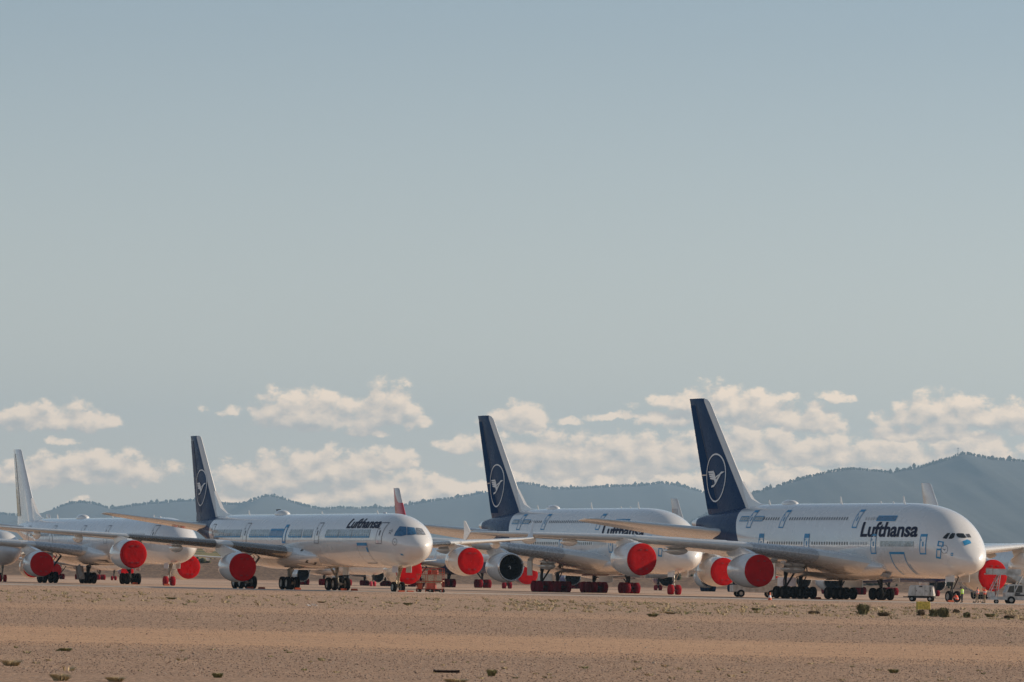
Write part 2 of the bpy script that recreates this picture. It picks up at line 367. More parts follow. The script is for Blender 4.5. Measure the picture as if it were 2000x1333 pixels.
# ------------------------------------------------------------------ lifting surfaces
def foil(n=13):
    xs = [(1 - math.cos(math.pi * i / (n - 1))) / 2 for i in range(n)]
    th = [5 * (.2969 * math.sqrt(x) - .126 * x - .3516 * x * x + .2843 * x ** 3 - .1036 * x ** 4) for x in xs]
    return xs, th
FX, FT = foil()
def section(sec, x, up):         # sec: y, tLE, zLE, chord, thickness ratio, incidence
    y, t, z, c, th, inc = sec; k = np.interp(x, FX, FT) * th; cam_ = .018 * 4 * x * (1 - x) if True else 0
    zz = (cam_ + k * (1.0 if up else -1.0)) * c; xx = x * c
    return (t + xx * math.cos(inc) + zz * math.sin(inc), y, z - xx * math.sin(inc) + zz * math.cos(inc))
def secs_at(S, y):
    Y = [s[0] for s in S]; return (y,) + tuple(float(np.interp(y, Y, [s[k] for s in S])) for k in range(1, 6))
def loft(name, S, mat, parent, side=1, upright=False, n=14, x0=0.0, x1=1.0, grow=0.0, sub=None):
    b = MB(); ys = []
    for a, c in zip(S[:-1], S[1:]):
        k = max(1, int(abs(c[0] - a[0]) / 1.5)); ys += [a[0] + (c[0] - a[0]) * i / k for i in range(k)]
    ys.append(S[-1][0]); V = []; xs = [x0 + (x1 - x0) * (1 - math.cos(math.pi * i / (n - 1))) / 2 for i in range(n)]
    for y in ys:
        sec = secs_at(S, y); ring = [section(sec, x, True) for x in xs[::-1]] + [section(sec, x, False) for x in xs[(1 if x0 == 0 else 0):]]
        if upright: ring = [(p[0], (p[2] - sec[2]), p[1]) for p in ring]
        else: ring = [(p[0] - grow, p[1] * side, p[2]) for p in ring]
        V += ring
    m = len(ring); F = [(k * m + i, k * m + (i + 1) % m, (k + 1) * m + (i + 1) % m, (k + 1) * m + i) for k in range(len(ys) - 1) for i in range(m)]
    F += [tuple(range(m)), tuple(range((len(ys) - 1) * m, len(ys) * m))]
    b.add(V, F); return b.build(name, mat, parent, angle=35)
def slat(S, y0, y1, mat, wing_o, side):          # leading edge shell set just ahead of the wing
    b = MB(); n = max(2, int((y1 - y0) / 1.2)); V = []; xs = [.14, .10, .06, .03, .012, .003, 0]
    for i in range(n + 1):
        sec = list(secs_at(S, y0 + (y1 - y0) * i / n)); sec[4] *= 1.10
        ring = [section(sec, x, True) for x in xs] + [section(sec, x, False) for x in xs[::-1][1:] + [.16]]
        V += [(p[0] - .06 - .03, p[1] * side, p[2] - .02) for p in ring]
    m = len(ring); F = [(k * m + i, k * m + (i + 1) % m, (k + 1) * m + (i + 1) % m, (k + 1) * m + i) for k in range(n) for i in range(m)]
    F += [tuple(range(m)), tuple(range(n * m, (n + 1) * m))]
    b.add(V, F); return b.build('slat', mat, wing_o, angle=60)

def nacelle(parent, S, y, t0, z0, r, L, side, cover, lod=2, mat=None, covmat=None):
    # nacelle with intake lip, cowl, exhaust and pylon; `cover` closes the intake
    b = MB(); R = r; n = 40 if lod > 1 else 24
    prof = [(L * .985, R * .74), (L * .86, R * .84), (L * .7, R * .93), (L * .52, R * .99), (L * .36, R * 1.0), (L * .2, R * .985), (L * .1, R * .955), (L * .045, R * .925)]
    b.rev(prof, (t0, y * side, z0), n=n); 
    b.rev([(L * .985, R * .74), (L * .975, R * .70), (L * .8, R * .72)], (t0, y * side, z0), n=n)
    e = b.build('engine', mat or M['white'], parent, angle=50)
    lp = MB(); lp.rev([(L * .045, R * .925), (L * .016, R * .905), (0, R * .875), (-.02, R * .85), (L * .01, R * .825), (L * .05, R * .80)], (t0, y * side, z0), n=n)
    lp.build('intake_lip', M['lip'], e, angle=80)
    ex = MB(); ex.rev([(L * .78, R * .66), (L * .98, R * .56), (L * 1.13, R * .40), (L * 1.13, R * .36), (L * 1.0, R * .3)], (t0, y * side, z0), n=24)
    ex.rev([(L * .95, R * .26), (L * 1.12, R * .22), (L * 1.28, R * .03)], (t0, y * side, z0), n=16)
    ex.build('exhaust_nozzle', M['hot'], e)
    if cover:
        c = MB(); c.rev([(.14, R * .93), (.02, R * .922), (-.07, R * .90), (-.10, R * .86), (-.085, R * .6), (-.10, R * .3), (-.09, R * .01)], (t0, y * side, z0), n=n)
        c.build('intake_cover', covmat or M['red'], e, angle=70)
        if lod > 1:
            for dz in (.55, -.55):
                for dy in (-.28, .12): MB().box((t0 - .12, y * side + dy * R, z0 + dz * R), (.03, .3, .16)).build('cover_strap', M['strap'], e)
    else:
        i_ = MB(); i_.rev([(L * .05, R * .80), (L * .12, R * .79), (L * .3, R * .78), (L * .301, R * .05)], (t0, y * side, z0), n=n, mi=0)
        for k in range(22):
            a = 2 * math.pi * k / 22; ca, sa = math.cos(a), math.sin(a); a2 = a + .2; cb, sb = math.cos(a2), math.sin(a2)
            i_.add([(t0 + L * .26, y * side + ca * R * .2, z0 + sa * R * .2), (t0 + L * .23, y * side + ca * R * .77, z0 + sa * R * .77), (t0 + L * .29, y * side + cb * R * .77, z0 + sb * R * .77), (t0 + L * .29, y * side + cb * R * .2, z0 + sb * R * .2)], [(0, 1, 2, 3)], 1)
        i_.build('intake_duct', [M['dark'], M['fan']], e, recalc=False)
        sp = MB(); sp.rev([(L * .14, R * .005), (L * .17, R * .09), (L * .22, R * .16), (L * .29, R * .22)], (t0, y * side, z0), n=18); sn = sp.build('spinner', M['fan'], e)
        if lod > 1:
            q = MB()
            for k in range(9):
                a, r1 = k * .45, .05 + k * .012; a2 = a + .45
                q.add([(t0 + L * .13 - .02 + k * .02, y * side + math.cos(a) * R * r1, z0 + math.sin(a) * R * r1), (t0 + L * .13 - .02 + k * .02, y * side + math.cos(a2) * R * (r1 + .012), z0 + math.sin(a2) * R * (r1 + .012)), (t0 + L * .13 + k * .02, y * side + math.cos(a2) * R * (r1 - .03), z0 + math.sin(a2) * R * (r1 - .03)), (t0 + L * .13 + k * .02, y * side + math.cos(a) * R * (r1 - .035), z0 + math.sin(a) * R * (r1 - .035))], [(0, 1, 2, 3)])
            q.build('spinner_swirl', M['white'], e, recalc=False)
    sec = secs_at(S, y); zl = section(sec, .02, False)[2]; tl = sec[1]; zu = section(sec, .3, False)
    p = MB(); w_ = .26; ti = t0 + L * .22; ztop = z0 + R * .97
    side_ = [(ti, ztop - .3), (ti + .5, ztop + .1), (tl - .9, zl - .12), (tl + .2, zl + .12), (tl + sec[3] * .28, zu[2] + .15), (tl + sec[3] * .33, zu[2] - .15), (t0 + L * 1.12, z0 + R * .5), (t0 + L * .8, z0 + R * .45)]
    m = len(side_); V = [(a, y * side - w_, c) for a, c in side_] + [(a, y * side + w_, c) for a, c in side_]
    p.add(V, [tuple(range(m)), tuple(range(m, 2 * m))[::-1]] + [(i, (i + 1) % m, m + (i + 1) % m, m + i) for i in range(m)])
    p.build('pylon', mat or M['white'], e, angle=30)
    return e

def tyre_mb(r, w_, lod):
    n = 28 if lod > 1 else 14; b = MB()
    b.rev([(-w_ * .32, r * .55), (-w_ * .45, r * .60), (-w_ * .5, r * .80), (-w_ * .42, r * .94), (-w_ * .22, r), (w_ * .22, r), (w_ * .42, r * .94), (w_ * .5, r * .80), (w_ * .45, r * .60), (w_ * .32, r * .55)], axis='y', n=n)
    b.rev([(-w_ * .34, r * .01), (-w_ * .36, r * .2), (-w_ * .27, r * .26), (-w_ * .27, r * .48), (-w_ * .38, r * .57)], axis='y', n=n, mi=1)
    b.rev([(w_ * .34, r * .01), (w_ * .36, r * .2), (w_ * .27, r * .26), (w_ * .27, r * .48), (w_ * .38, r * .57)], axis='y', n=n, mi=1)
    return b
def cover_mb(r, w_, seed):
    b = MB(); rnd = random.Random(seed); n, V = 20, []
    prof = [(-.52, .02), (-.56, .5), (-.58, .85), (-.5, 1.03), (-.2, 1.07), (.2, 1.07), (.5, 1.03), (.58, .85), (.56, .5), (.52, .02)]
    for a, q in prof:
        for i in range(n):
            t = 2 * math.pi * i / n; k = 1 + rnd.uniform(-.03, .03); zz = math.sin(t) * q * r * k
            zz = max(zz, -r * .985); xx = math.cos(t) * q * r * k
            if zz < -.6 * r: xx *= 1.12
            V.append((xx, a * w_ + rnd.uniform(-.02, .02), zz))
    b.add(V, [(k * n + i, k * n + (i + 1) % n, (k + 1) * n + (i + 1) % n, (k + 1) * n + i) for k in range(len(prof) - 1) for i in range(n)])
    return b
WCACHE = {}
def gear(parent, t, y, r, w_, wheels, ztop, cover=None, lod=2, lean=(0, 0), mat=None, doors=True):
    b = MB(); mt = mat or M['strut']; xs = [a for a, _ in wheels]; s_ = .17 if len(wheels) > 2 else .11
    b.cyl((t, y, r * .9), (t + lean[0], y + lean[1], ztop), s_ * .8, s_ * 1.15, 12)
    b.cyl((t + lean[0] * .45, y + lean[1] * .45, r + (ztop - r) * .45), (t + lean[0], y + lean[1], ztop), s_ * 1.45, n=12)
    if len(set(xs)) > 1: b.cyl((t + min(xs) - .1, y, r), (t + max(xs) + .1, y, r), s_ * .9)
    for a in set(xs): b.cyl((t + a, y - .62, r), (t + a, y + .62, r), .075)
    b.cyl((t - .1, y, r + (ztop - r) * .35), (t - 1.5, y + lean[1], ztop), .07)
    b.cyl((t + .1, y, r + (ztop - r) * .5), (t + 1.1, y + lean[1], ztop), .06)
    b.cyl((t + .28, y, r * 1.1), (t + .55, y, r + (ztop - r) * .3), .05); b.cyl((t + .55, y, r + (ztop - r) * .3), (t + .1, y, r + (ztop - r) * .55), .05)
    if abs(y) > 4:
        sg = -1 if y > 0 else 1
        b.cyl((t - .1, y, r + (ztop - r) * .15), (t - .3, y + sg * 2.1, ztop - .35), .12)
        b.cyl((t + .1, y + lean[1] * .6, ztop - .9), (t - .2, y + sg * 1.9, ztop - .35), .08)
        b.cyl((t - .2, y + sg * .5, r + (ztop - r) * .5), (t - .3, y + sg * 1.4, ztop - .3), .05)
    g_ = b.build('landing_gear', mt, parent)
    for k, (a, c) in enumerate(wheels):
        if cover:
            key = (cover.name, round(r, 2), k % 4)
            if key not in WCACHE: WCACHE[key] = cover_mb(r, w_, 7 * k + 3).build('wheel_cover', cover, g_, recalc=True, angle=70, loc=(t + a, y + c, r)); continue
            share(WCACHE[key], 'wheel_cover', g_, (t + a, y + c, r))
        else:
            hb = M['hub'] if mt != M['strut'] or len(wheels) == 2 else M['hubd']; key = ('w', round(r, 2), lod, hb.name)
            if key not in WCACHE: WCACHE[key] = tyre_mb(r, w_, lod).build('wheel', [M['tyre'], hb], g_, angle=50, loc=(t + a, y + c, r)); continue
            share(WCACHE[key], 'wheel', g_, (t + a, y + c, r))
    return g_

# ------------------------------------------------------------------ airliner dimensions (metres; t runs aft from the nose)
D2R = math.radians
DD_HULL = Hull([(0, 4.62, 4.42, .12, 4.55), (.25, 5.28, 3.92, .95, 4.6), (.7, 5.95, 3.55, 1.55, 4.75), (1.3, 6.65, 3.28, 2.05, 4.95), (2.0, 7.35, 3.08, 2.45, 5.2), (3.0, 8.35, 2.88, 2.82, 5.5),
                (4.2, 9.2, 2.72, 3.1, 5.75), (6, 9.98, 2.6, 3.33, 5.95), (8, 10.45, 2.55, 3.47, 6.05), (10.5, 10.78, 2.55, 3.55, 6.1), (14, 10.96, 2.55, 3.57, 6.1), (20, 10.99, 2.55, 3.57, 6.1), (44, 10.99, 2.55, 3.57, 6.1),
                (49, 10.95, 2.95, 3.5, 6.3), (54, 10.75, 4.05, 3.15, 6.9), (60, 10.3, 5.65, 2.35, 7.7), (65, 9.85, 7.05, 1.45, 8.4), (69, 9.35, 8.05, .72, 8.7), (70.4, 9.05, 8.4, .35, 8.75)], 2.15, 2.05)
DD_WING = [(2.4, 17.3, 3.9, 18.4, .13, D2R(3.6)), (3.6, 18.3, 4.15, 17.6, .13, D2R(3.6)), (8.0, 21.9, 4.95, 14.9, .125, D2R(3.4)), (14.9, 27.4, 5.85, 10.8, .115, D2R(3.9)), (25.7, 34.95, 6.6, 7.5, .11, D2R(4.4)), (36, 42.6, 6.78, 4.9, .10, D2R(4.0)), (39.2, 45.6, 6.83, 3.4, .10, D2R(2.0)), (39.75, 46.8, 6.84, 2.2, .09, D2R(2))]
LL_HULL = Hull([(0, 4.78, 4.62, .1, 4.72), (.25, 5.28, 4.1, .78, 4.74), (.7, 5.75, 3.68, 1.28, 4.8), (1.3, 6.2, 3.34, 1.66, 4.9), (2.0, 6.66, 3.06, 1.98, 5.0), (3.0, 7.22, 2.8, 2.3, 5.12),
                (4.2, 7.64, 2.62, 2.56, 5.22), (5.6, 7.94, 2.53, 2.72, 5.28), (7.5, 8.1, 2.5, 2.80, 5.32), (9.5, 8.14, 2.5, 2.82, 5.32), (50, 8.14, 2.5, 2.82, 5.32),
                (55, 8.14, 2.82, 2.72, 5.5), (60, 8.1, 3.7, 2.36, 5.95), (65, 7.9, 4.85, 1.75, 6.4), (69, 7.62, 5.75, 1.15, 6.7), (72, 7.3, 6.35, .65, 6.85), (73.5, 7.05, 6.65, .3, 6.86)])
LL_WING = [(2.0, 30.1, 3.75, 11.6, .13, D2R(3.8)), (3.0, 30.7, 4.0, 11.2, .13, D2R(3.8)), (9.37, 34.6, 4.75, 8.1, .12, D2R(3.8)), (19.2, 40.45, 5.45, 5.2, .11, D2R(4.0)), (30.2, 46.9, 6.1, 2.9, .10, D2R(3.4)), (31.2, 47.6, 6.2, 2.6, .10, D2R(2))]
def fin_dd(): return [(9.6, 53.2, 0, 13.2, .10, 0), (10.9, 54.9, 0, 12.2, .10, 0), (23.2, 66.6, 0, 5.4, .095, 0), (23.62, 67.4, 0, 4.8, .08, 0), (23.76, 68.4, 0, 3.9, .05, 0)]
def fin_ll(): return [(7.4, 62.8, 0, 10.0, .10, 0), (8.3, 63.9, 0, 8.8, .10, 0), (16.9, 71.6, 0, 3.7, .095, 0), (17.12, 72.2, 0, 3.2, .06, 0)]

FIN_LIV = {}
def fin_paint(name, le_a, le_b, w_, color, fn=None):      # colour behind a white leading edge; LE station = le_a + le_b * z
    def f(q, P):
        x, y, z = q.sep(P); e = q.m('SUBTRACT', x, q.m('ADD', le_a, q.m('MULTIPLY', z, le_b)))
        return q.mix(q.m('GREATER_THAN', e, w_), (*WHITE, 1), (*color, 1))
    return pmat(name, color, .3, 0, 0, .03, .3, fn=fn or f, spec=0.05)

def place(px_, py_, s, theta, tg, scl=(1, 1, 1)):        # nose gear seen at a pixel, s pixels per metre, heading theta
    k = FOC / s; d = ray(px_, py_) * k; X, Y = d[0], d[1]; th = math.radians(theta)
    X += tg * scl[0] * math.cos(th); Y -= tg * scl[0] * math.sin(th)
    return (X, Y, 0), math.pi - th, scl

def airliner(name, label, where, kind, opt):
    loc, rz, scl = where; root = empty(name, loc, rz, scl); tag(root, label, 'airliner', opt.get('group', 'parked airliners'))
    dd = kind == 'dd'; H = DD_HULL if dd else LL_HULL; S = DD_WING if dd else LL_WING; lod = opt.get('lod', 2)
    bm_ = opt.get('body', M['white']); wm = opt.get('wing', M['wing']); em = opt.get('engine', M['white'])
    body = H.mesh('fuselage', bm_, root, 110 if lod > 1 else 60, 56 if lod > 1 else 32)
    # belly fairing
    if dd: FH = Hull([(16.2, 4.3, 3.2, 3.0, 3.7), (18.5, 4.9, 2.75, 3.62, 3.8), (22, 5.5, 2.4, 4.05, 3.9), (27, 5.9, 2.2, 4.35, 4.0), (34, 6.1, 2.12, 4.45, 4.1), (41, 5.9, 2.2, 4.2, 4.1), (46, 5.4, 2.5, 3.7, 4.1), (50.5, 4.9, 3.3, 2.6, 4.2)], 2.2, 2.2, False)
    else: FH = Hull([(25.4, 4.1, 3.1, 2.3, 3.6), (27.6, 4.6, 2.55, 2.85, 3.6), (31, 5.0, 2.25, 3.2, 3.7), (36, 5.2, 2.15, 3.35, 3.7), (43, 5.0, 2.2, 3.2, 3.7), (47.5, 4.5, 2.5, 2.6, 3.7), (50, 4.2, 2.9, 1.9, 3.7)], 2.2, 2.2, False)
    fair = FH.mesh('belly_fairing', opt.get('fair', M['white']), root, 40, 36)
    # wings
    for side in (1, -1):
        wg = loft('wing', S, wm, root, side)
        if lod > 1:
            sm = opt.get('slat', (M['slatp'], M['wing'], M['wing']))
            segs = [(8.0, 13.9), (15.9, 24.8), (26.6, 37.5)] if dd else [(3.6, 8.6), (10.2, 18.4), (20.0, 29.6)]
            for (a, c), mt in zip(segs, sm): slat(S, a, c, mt, wg, side)
        for yy_ in ((6.5, 11.2, 18.6, 22.4, 29.5, 33.5) if dd else (5.6, 12.6, 16.6, 22.4, 26.5)):
            sec = secs_at(S, yy_); f = MB(); Lc = min(6.2, sec[3] * .75) if dd else min(4.8, sec[3] * .8); p0 = section(sec, .62, False)
            f.rev([(0, .02), (Lc * .08, .22), (Lc * .22, .38), (Lc * .45, .46), (Lc * .7, .36), (Lc * .9, .16), (Lc, .02)], (p0[0] - Lc * .35, yy_ * side, p0[2] - .30), n=14, sy=.62, sz=1.05)
            f.build('flap_fairing', em if opt.get('plainfair') else M['white'], wg)
        if dd:      # arrow-shaped tip fence
            q = MB(); o_ = [(46.9, 0), (48.5, 1.3), (48.85, 1.3), (48.7, 0), (48.9, -1.1), (48.5, -1.1)]
            V = [(a, 39.72 * side, 6.83 + c) for a, c in o_] + [(a, 39.84 * side, 6.83 + c) for a, c in o_]
            q.add(V, [tuple(range(6)), tuple(range(6, 12))[::-1]] + [(i, (i + 1) % 6, 6 + (i + 1) % 6, 6 + i) for i in range(6)]); q.build('tip_fence', M['white'], wg, smooth=False)
        else:       # upturned winglet
            q = MB(); V = []; sw = [(47.6, 31.2, 6.15, 2.6, .16), (48.7, 31.5, 6.45, 1.5, .10), (50.3, 32.2, 8.1, .5, .05)]
            for (a, yq, zq, c, th_) in sw: V += [(a, yq * side, zq), (a + c * .35, (yq + th_) * side, zq - th_ * .3), (a + c, yq * side, zq), (a + c * .35, (yq - th_) * side, zq + th_ * .3)]
            q.add(V, [(k * 4 + i, k * 4 + (i + 1) % 4, (k + 1) * 4 + (i + 1) % 4, (k + 1) * 4 + i) for k in range(2) for i in range(4)] + [(0, 1, 2, 3), (8, 9, 10, 11)]); q.build('winglet', M['white'], wg, angle=50)
        # tailplane
        ST = [(1.2, 56.7, 7.6, 11.5, .10, D2R(5)), (2.6, 57.6, 7.7, 10.8, .10, D2R(5)), (14.6, 67.0, 8.95, 4.0, .09, D2R(5)), (15.2, 68.4, 8.95, 2.6, .06, D2R(5))] if dd else [(.6, 63.1, 6.75, 6.9, .10, D2R(4)), (1.6, 63.8, 6.9, 6.3, .10, D2R(4)), (10.9, 70.2, 8.12, 2.6, .09, D2R(4)), (11.3, 70.9, 8.16, 1.8, .06, D2R(4))]
        loft('tailplane', ST, wm, root, side)
    # engines: (lateral, intake station, height, radius, length)
    EN = {1: (14.9, 22.9, 3.08, 1.96, 5.4), 2: (25.7, 30.9, 4.1, 1.96, 5.4)} if dd else {1: (9.37, 28.6, 2.3, 1.60, 4.9), 2: (19.2, 35.8, 3.45, 1.60, 4.9)}
    for k, (a, t0, z0, r, L) in EN.items():
        if k == 2 and opt.get('twin'): continue
        for side in (1, -1):
            cv = opt.get('covers', True)
            if isinstance(cv, (set, list, tuple)): cv = (k, side) in cv
            if opt.get('twin'): r_ = r * 1.12; z_ = z0 + .1
            else: r_, z_ = r, z0
            nacelle(root, S, a, t0, z_, r_, L, side, cv, lod, em, opt.get('covmat'))
    # fin
    FS = fin_dd() if dd else fin_ll(); fm = opt.get('fin', M['white'])
    fin = loft('fin', FS, fm, root, 1, True)
    if dd:      # dorsal fillet
        q = MB(); V = [(50.4, 0, 10.9), (55.9, 0, 10.6), (57.4, 0, 13.7), (54.7, 0, 11.6), (52.8, 0, 11.05)]
    else: q = MB(); V = [(59.8, 0, 8.08), (64.8, 0, 7.8), (66.2, 0, 10.8), (63.7, 0, 8.9), (61.8, 0, 8.3)]
    wd = [.02, .42, .14, .2, .1]
    V2 = [(a, k, c) for (a, _, c), k in zip(V, wd)] + [(a, -k, c) for (a, _, c), k in zip(V, wd)]
    q.add(V2, [(0, 1, 2, 3, 4), (9, 8, 7, 6, 5)] + [(i, (i + 1) % 5, 5 + (i + 1) % 5, 5 + i) for i in range(5)]); q.build('dorsal_fillet', opt.get('fillet', M['white']), root, angle=60)
    if lod > 1:     # rudder: its hinge line, and on the double-decker the split between upper and lower half
        def finpt(t, z, off):
            sec = secs_at(FS, z); x = (t - sec[1]) / sec[3]; return (t, np.interp(x, FX, FT) * sec[4] * sec[3] + off + .018 * 4 * x * (1 - x) * sec[3], z)
        def finpoly(name, polys, mat, off, cut=.5):
            bm = bmesh.new()
            for p in polys:
                bm.faces.new([bm.verts.new((a, c, 0)) for a, c in p])
            conform(bm, cut)
            for v in bm.verts: v.co = finpt(v.co.x, v.co.y, off)
            return finish(bm, name, mat, fin)
        def hx(z, f=.66): s_ = secs_at(FS, z); return s_[1] + s_[3] * f
        def te(z, f=.995): s_ = secs_at(FS, z); return s_[1] + s_[3] * f
        zs = (10.4, 14.5, 23.0) if dd else (8.4, 16.6)
        rp = []
        for a, c in zip(zs[:-1], zs[1:]): rp.append([(hx(a + .05), a + .05), (te(a + .05), a + .05), (te(c - .05), c - .05), (hx(c - .05), c - .05)])
        finpoly('rudder', rp, opt.get('rudder', M['white']), .03, .8)
        finpoly('rudder_gap', stroke([(hx(zs[0], .655), zs[0]), (hx(zs[-1], .655), zs[-1])], .07), M['line'], .035)
        if dd: finpoly('rudder_split', stroke([(66.6, 14.5), (te(14.5), 14.5)], .13), M['white'], .05)
        if opt.get('crane'):
            cx, cz, r = opt['crane']; finpoly('crane_emblem', ringpoly(cx, cz, r, r, r * .062) + crane(cx, cz, r * .96), opt.get('emb', M['white']), .06, .6)
    # landing gear
    cv = opt.get('wcov'); cvn = opt.get('ncov', cv); gm = opt.get('gearmat', M['strut'])
    if dd:
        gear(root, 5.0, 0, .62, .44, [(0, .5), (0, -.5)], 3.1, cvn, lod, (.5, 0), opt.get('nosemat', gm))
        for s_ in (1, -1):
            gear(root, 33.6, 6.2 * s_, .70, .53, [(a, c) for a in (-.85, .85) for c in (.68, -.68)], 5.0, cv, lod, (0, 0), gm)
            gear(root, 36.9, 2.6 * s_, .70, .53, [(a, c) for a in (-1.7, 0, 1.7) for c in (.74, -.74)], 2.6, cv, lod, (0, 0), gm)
        dr = [((4.0, .95, 2.75), (2.0, .06, 1.05)), ((4.0, -.95, 2.75), (2.0, .06, 1.05)), ((33.4, 8.0, 3.4), (1.6, .1, 2.6)), ((33.4, -8.0, 3.4), (1.6, .1, 2.6)), ((37, 4.3, 1.9), (4.6, .1, 1.0)), ((37, -4.3, 1.9), (4.6, .1, 1.0))]
    else:
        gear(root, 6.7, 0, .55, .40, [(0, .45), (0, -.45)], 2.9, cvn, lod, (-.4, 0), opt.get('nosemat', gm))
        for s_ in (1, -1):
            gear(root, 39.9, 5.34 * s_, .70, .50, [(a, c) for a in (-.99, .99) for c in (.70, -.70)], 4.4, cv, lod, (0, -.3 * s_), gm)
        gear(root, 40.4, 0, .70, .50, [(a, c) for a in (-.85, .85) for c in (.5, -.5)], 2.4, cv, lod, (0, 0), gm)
        dr = [((5.6, .75, 2.45), (1.6, .05, .8)), ((5.6, -.75, 2.45), (1.6, .05, .8)), ((39.8, 6.25, 2.7), (1.9, .08, 2.0)), ((39.8, -6.25, 2.7), (1.9, .08, 2.0))]
    if lod > 1:
        for c, d in dr: MB().box(c, d).build('gear_door', M['white'], root, smooth=False)
    # roof: antenna dome, blade antennas
    if lod > 1:
        zt = 10.97 if dd else 8.12
        q = MB(); q.rev([(0, .02), (.3, .30), (1.0, .46), (2.1, .48), (3.0, .28), (3.6, .02)], (43.4 if dd else 41.6, 0, zt), n=16, sy=1.5, sz=1.0); q.build('antenna_dome', M['white'], root)
        for t_, h_ in (((16.5, .8), (31.8, .8), (50, .5), (22, .25), (19, .2)) if dd else ((4.9 + 8, .35), (30, .3), (54, .5))):
            q = MB(); q.add([(t_, -.04, zt - .05), (t_ + .5, -.04, zt - .05), (t_ + .55, -.02, zt + h_), (t_ + .35, -.02, zt + h_), (t_, .04, zt - .05), (t_ + .5, .04, zt - .05), (t_ + .55, .02, zt + h_), (t_ + .35, .02, zt + h_)], [(0, 1, 2, 3), (7, 6, 5, 4), (0, 4, 5, 1), (1, 5, 6, 2), (2, 6, 7, 3), (3, 7, 4, 0)]); q.build('antenna', M['white'], root, smooth=False)
        if not dd:
            q = MB(); q.rev([(0, .02), (.2, .16), (.6, .2), (1.0, .02)], (10.6, 0, zt), n=12); q.build('antenna_bump', M['white'], root)
    return root, H, FH

def windows(root, H, t0, t1, pitch, z, skip=(), mat=None, wd=.26, ht=.36, lean=0.0):
    t = t0; base = None; k = 0
    while t < t1:
        if not any(a <= t <= b for a, b in skip):
            e = .07; P_ = [(t - wd / 2 + e, z - ht / 2), (t + wd / 2 - e, z - ht / 2), (t + wd / 2, z - ht / 2 + e), (t + wd / 2, z + ht / 2 - e), (t + wd / 2 - e, z + ht / 2), (t - wd / 2 + e, z + ht / 2), (t - wd / 2, z + ht / 2 - e), (t - wd / 2, z - ht / 2 + e)]
            if base is None or t < 14 or t > 43:
                o = skin_poly(H, 'window', [P_], mat or M['pane'], root, .025, 1)
                if 14 <= t <= 43: base = (o, t)
            else: share(base[0], 'window', root, (t - base[1], 0, 0))
            k += 1
        t += pitch
    return k
def door(root, H, t0, t1, z0, z1, tape=True, k=.13, kt=.3, handle=True):
    d = skin_poly(H, 'door', [rect(t0, t1, z0, z1)], M['white'], root, .02)
    fr = skin_poly(H, 'masking_tape' if tape else 'door_seam', frame(t0, t1, z0, z1, k, kt), M['tape'] if tape else M['line'], d, .035)
    tm = (t0 + t1) / 2; zm = z0 + (z1 - z0) * .52
    if handle: skin_poly(H, 'door_handle', [rect(tm - .14, tm + .1, zm - .3, zm + .22), rect(tm + .3, tm + .42, zm + .3, zm + .5)], M['tape'] if tape else M['line'], d, .045)
    return d
def front_poly(H, name, pts, mat, parent, off=.035, both=True):         # polygon given in (y, z) wrapped on the nose
    bm = bmesh.new(); 
    bm.faces.new([bm.verts.new((a, c, 0)) for a, c in pts]); conform(bm, .2)
    for v in bm.verts:
        y, z = v.co.x, v.co.y; t = H.tfront(y, z); p = H.on(t + .001, z, off); v.co = (p[0] - .01, math.copysign(p[1], y), p[2])
    return finish(bm, name, mat, parent)

# ------------------------------------------------------------------ the four large airliners in the row
M['body_dd'] = paint('white_and_blue_paint', liv_body(53.3, .72, 8.8, 68.0))
M['body_ll'] = paint('white_and_blue_paint', liv_body(61.9, .28, 7.0, 70.6))
M['fin_dd'] = fin_paint('blue_fin_paint', 54.9 - 10.9 * .951, .951, .95, NAVY)
M['fin_ll'] = fin_paint('blue_fin_paint', 63.9 - 8.3 * .895, .895, 1.0, NAVY)
from mathutils.bvhtree import BVHTree
def wrap_px(root, name, polys, mat, off=.035, cut=1.2):      # outlines measured on the photo, wrapped on the real hull skin
    hull = next(c for c in root.children if c.name.startswith('fuselage')); me = hull.data
    bv = BVHTree.FromPolygons([v.co for v in me.vertices], [tuple(p.vertices) for p in me.polygons])
    Mi = root.matrix_basis.inverted(); o = Mi @ Vector((0, 0, EYE)); bm = bmesh.new()
    for poly in polys: bm.faces.new([bm.verts.new((a, c, 0)) for a, c in poly])
    conform(bm, cut); bad = []
    for v in bm.verts:
        d = (Mi.to_3x3() @ Vector(ray(v.co.x, v.co.y))).normalized(); h = bv.ray_cast(o, d)
        if h[0] is None: bad.append(v); continue
        v.co = h[0] + (h[1] if h[1].dot(d) < 0 else -h[1]) * off
    if bad: bmesh.ops.delete(bm, geom=bad, context='VERTS')
    return finish(bm, name, mat, root)
def zz(k, ox, oy, pts): return [(ox + a / k, oy + c / k) for a, c in pts]
def fr_px(P_, w_):        # frame of width w_ (fraction) just inside a quadrilateral
    cx, cy = sum(p[0] for p in P_) / 4, sum(p[1] for p in P_) / 4; I = [(cx + (p[0] - cx) * (1 - w_), cy + (p[1] - cy) * (1 - w_)) for p in P_]
    return [[P_[i], P_[(i + 1) % 4], I[(i + 1) % 4], I[i]] for i in range(4)]
M['navyt'] = pmat('navy_lettering', (.003, .007, .04), .5, spec=.15)
M['logo'] = pmat('white_emblem', (.78, .78, .78), .4)
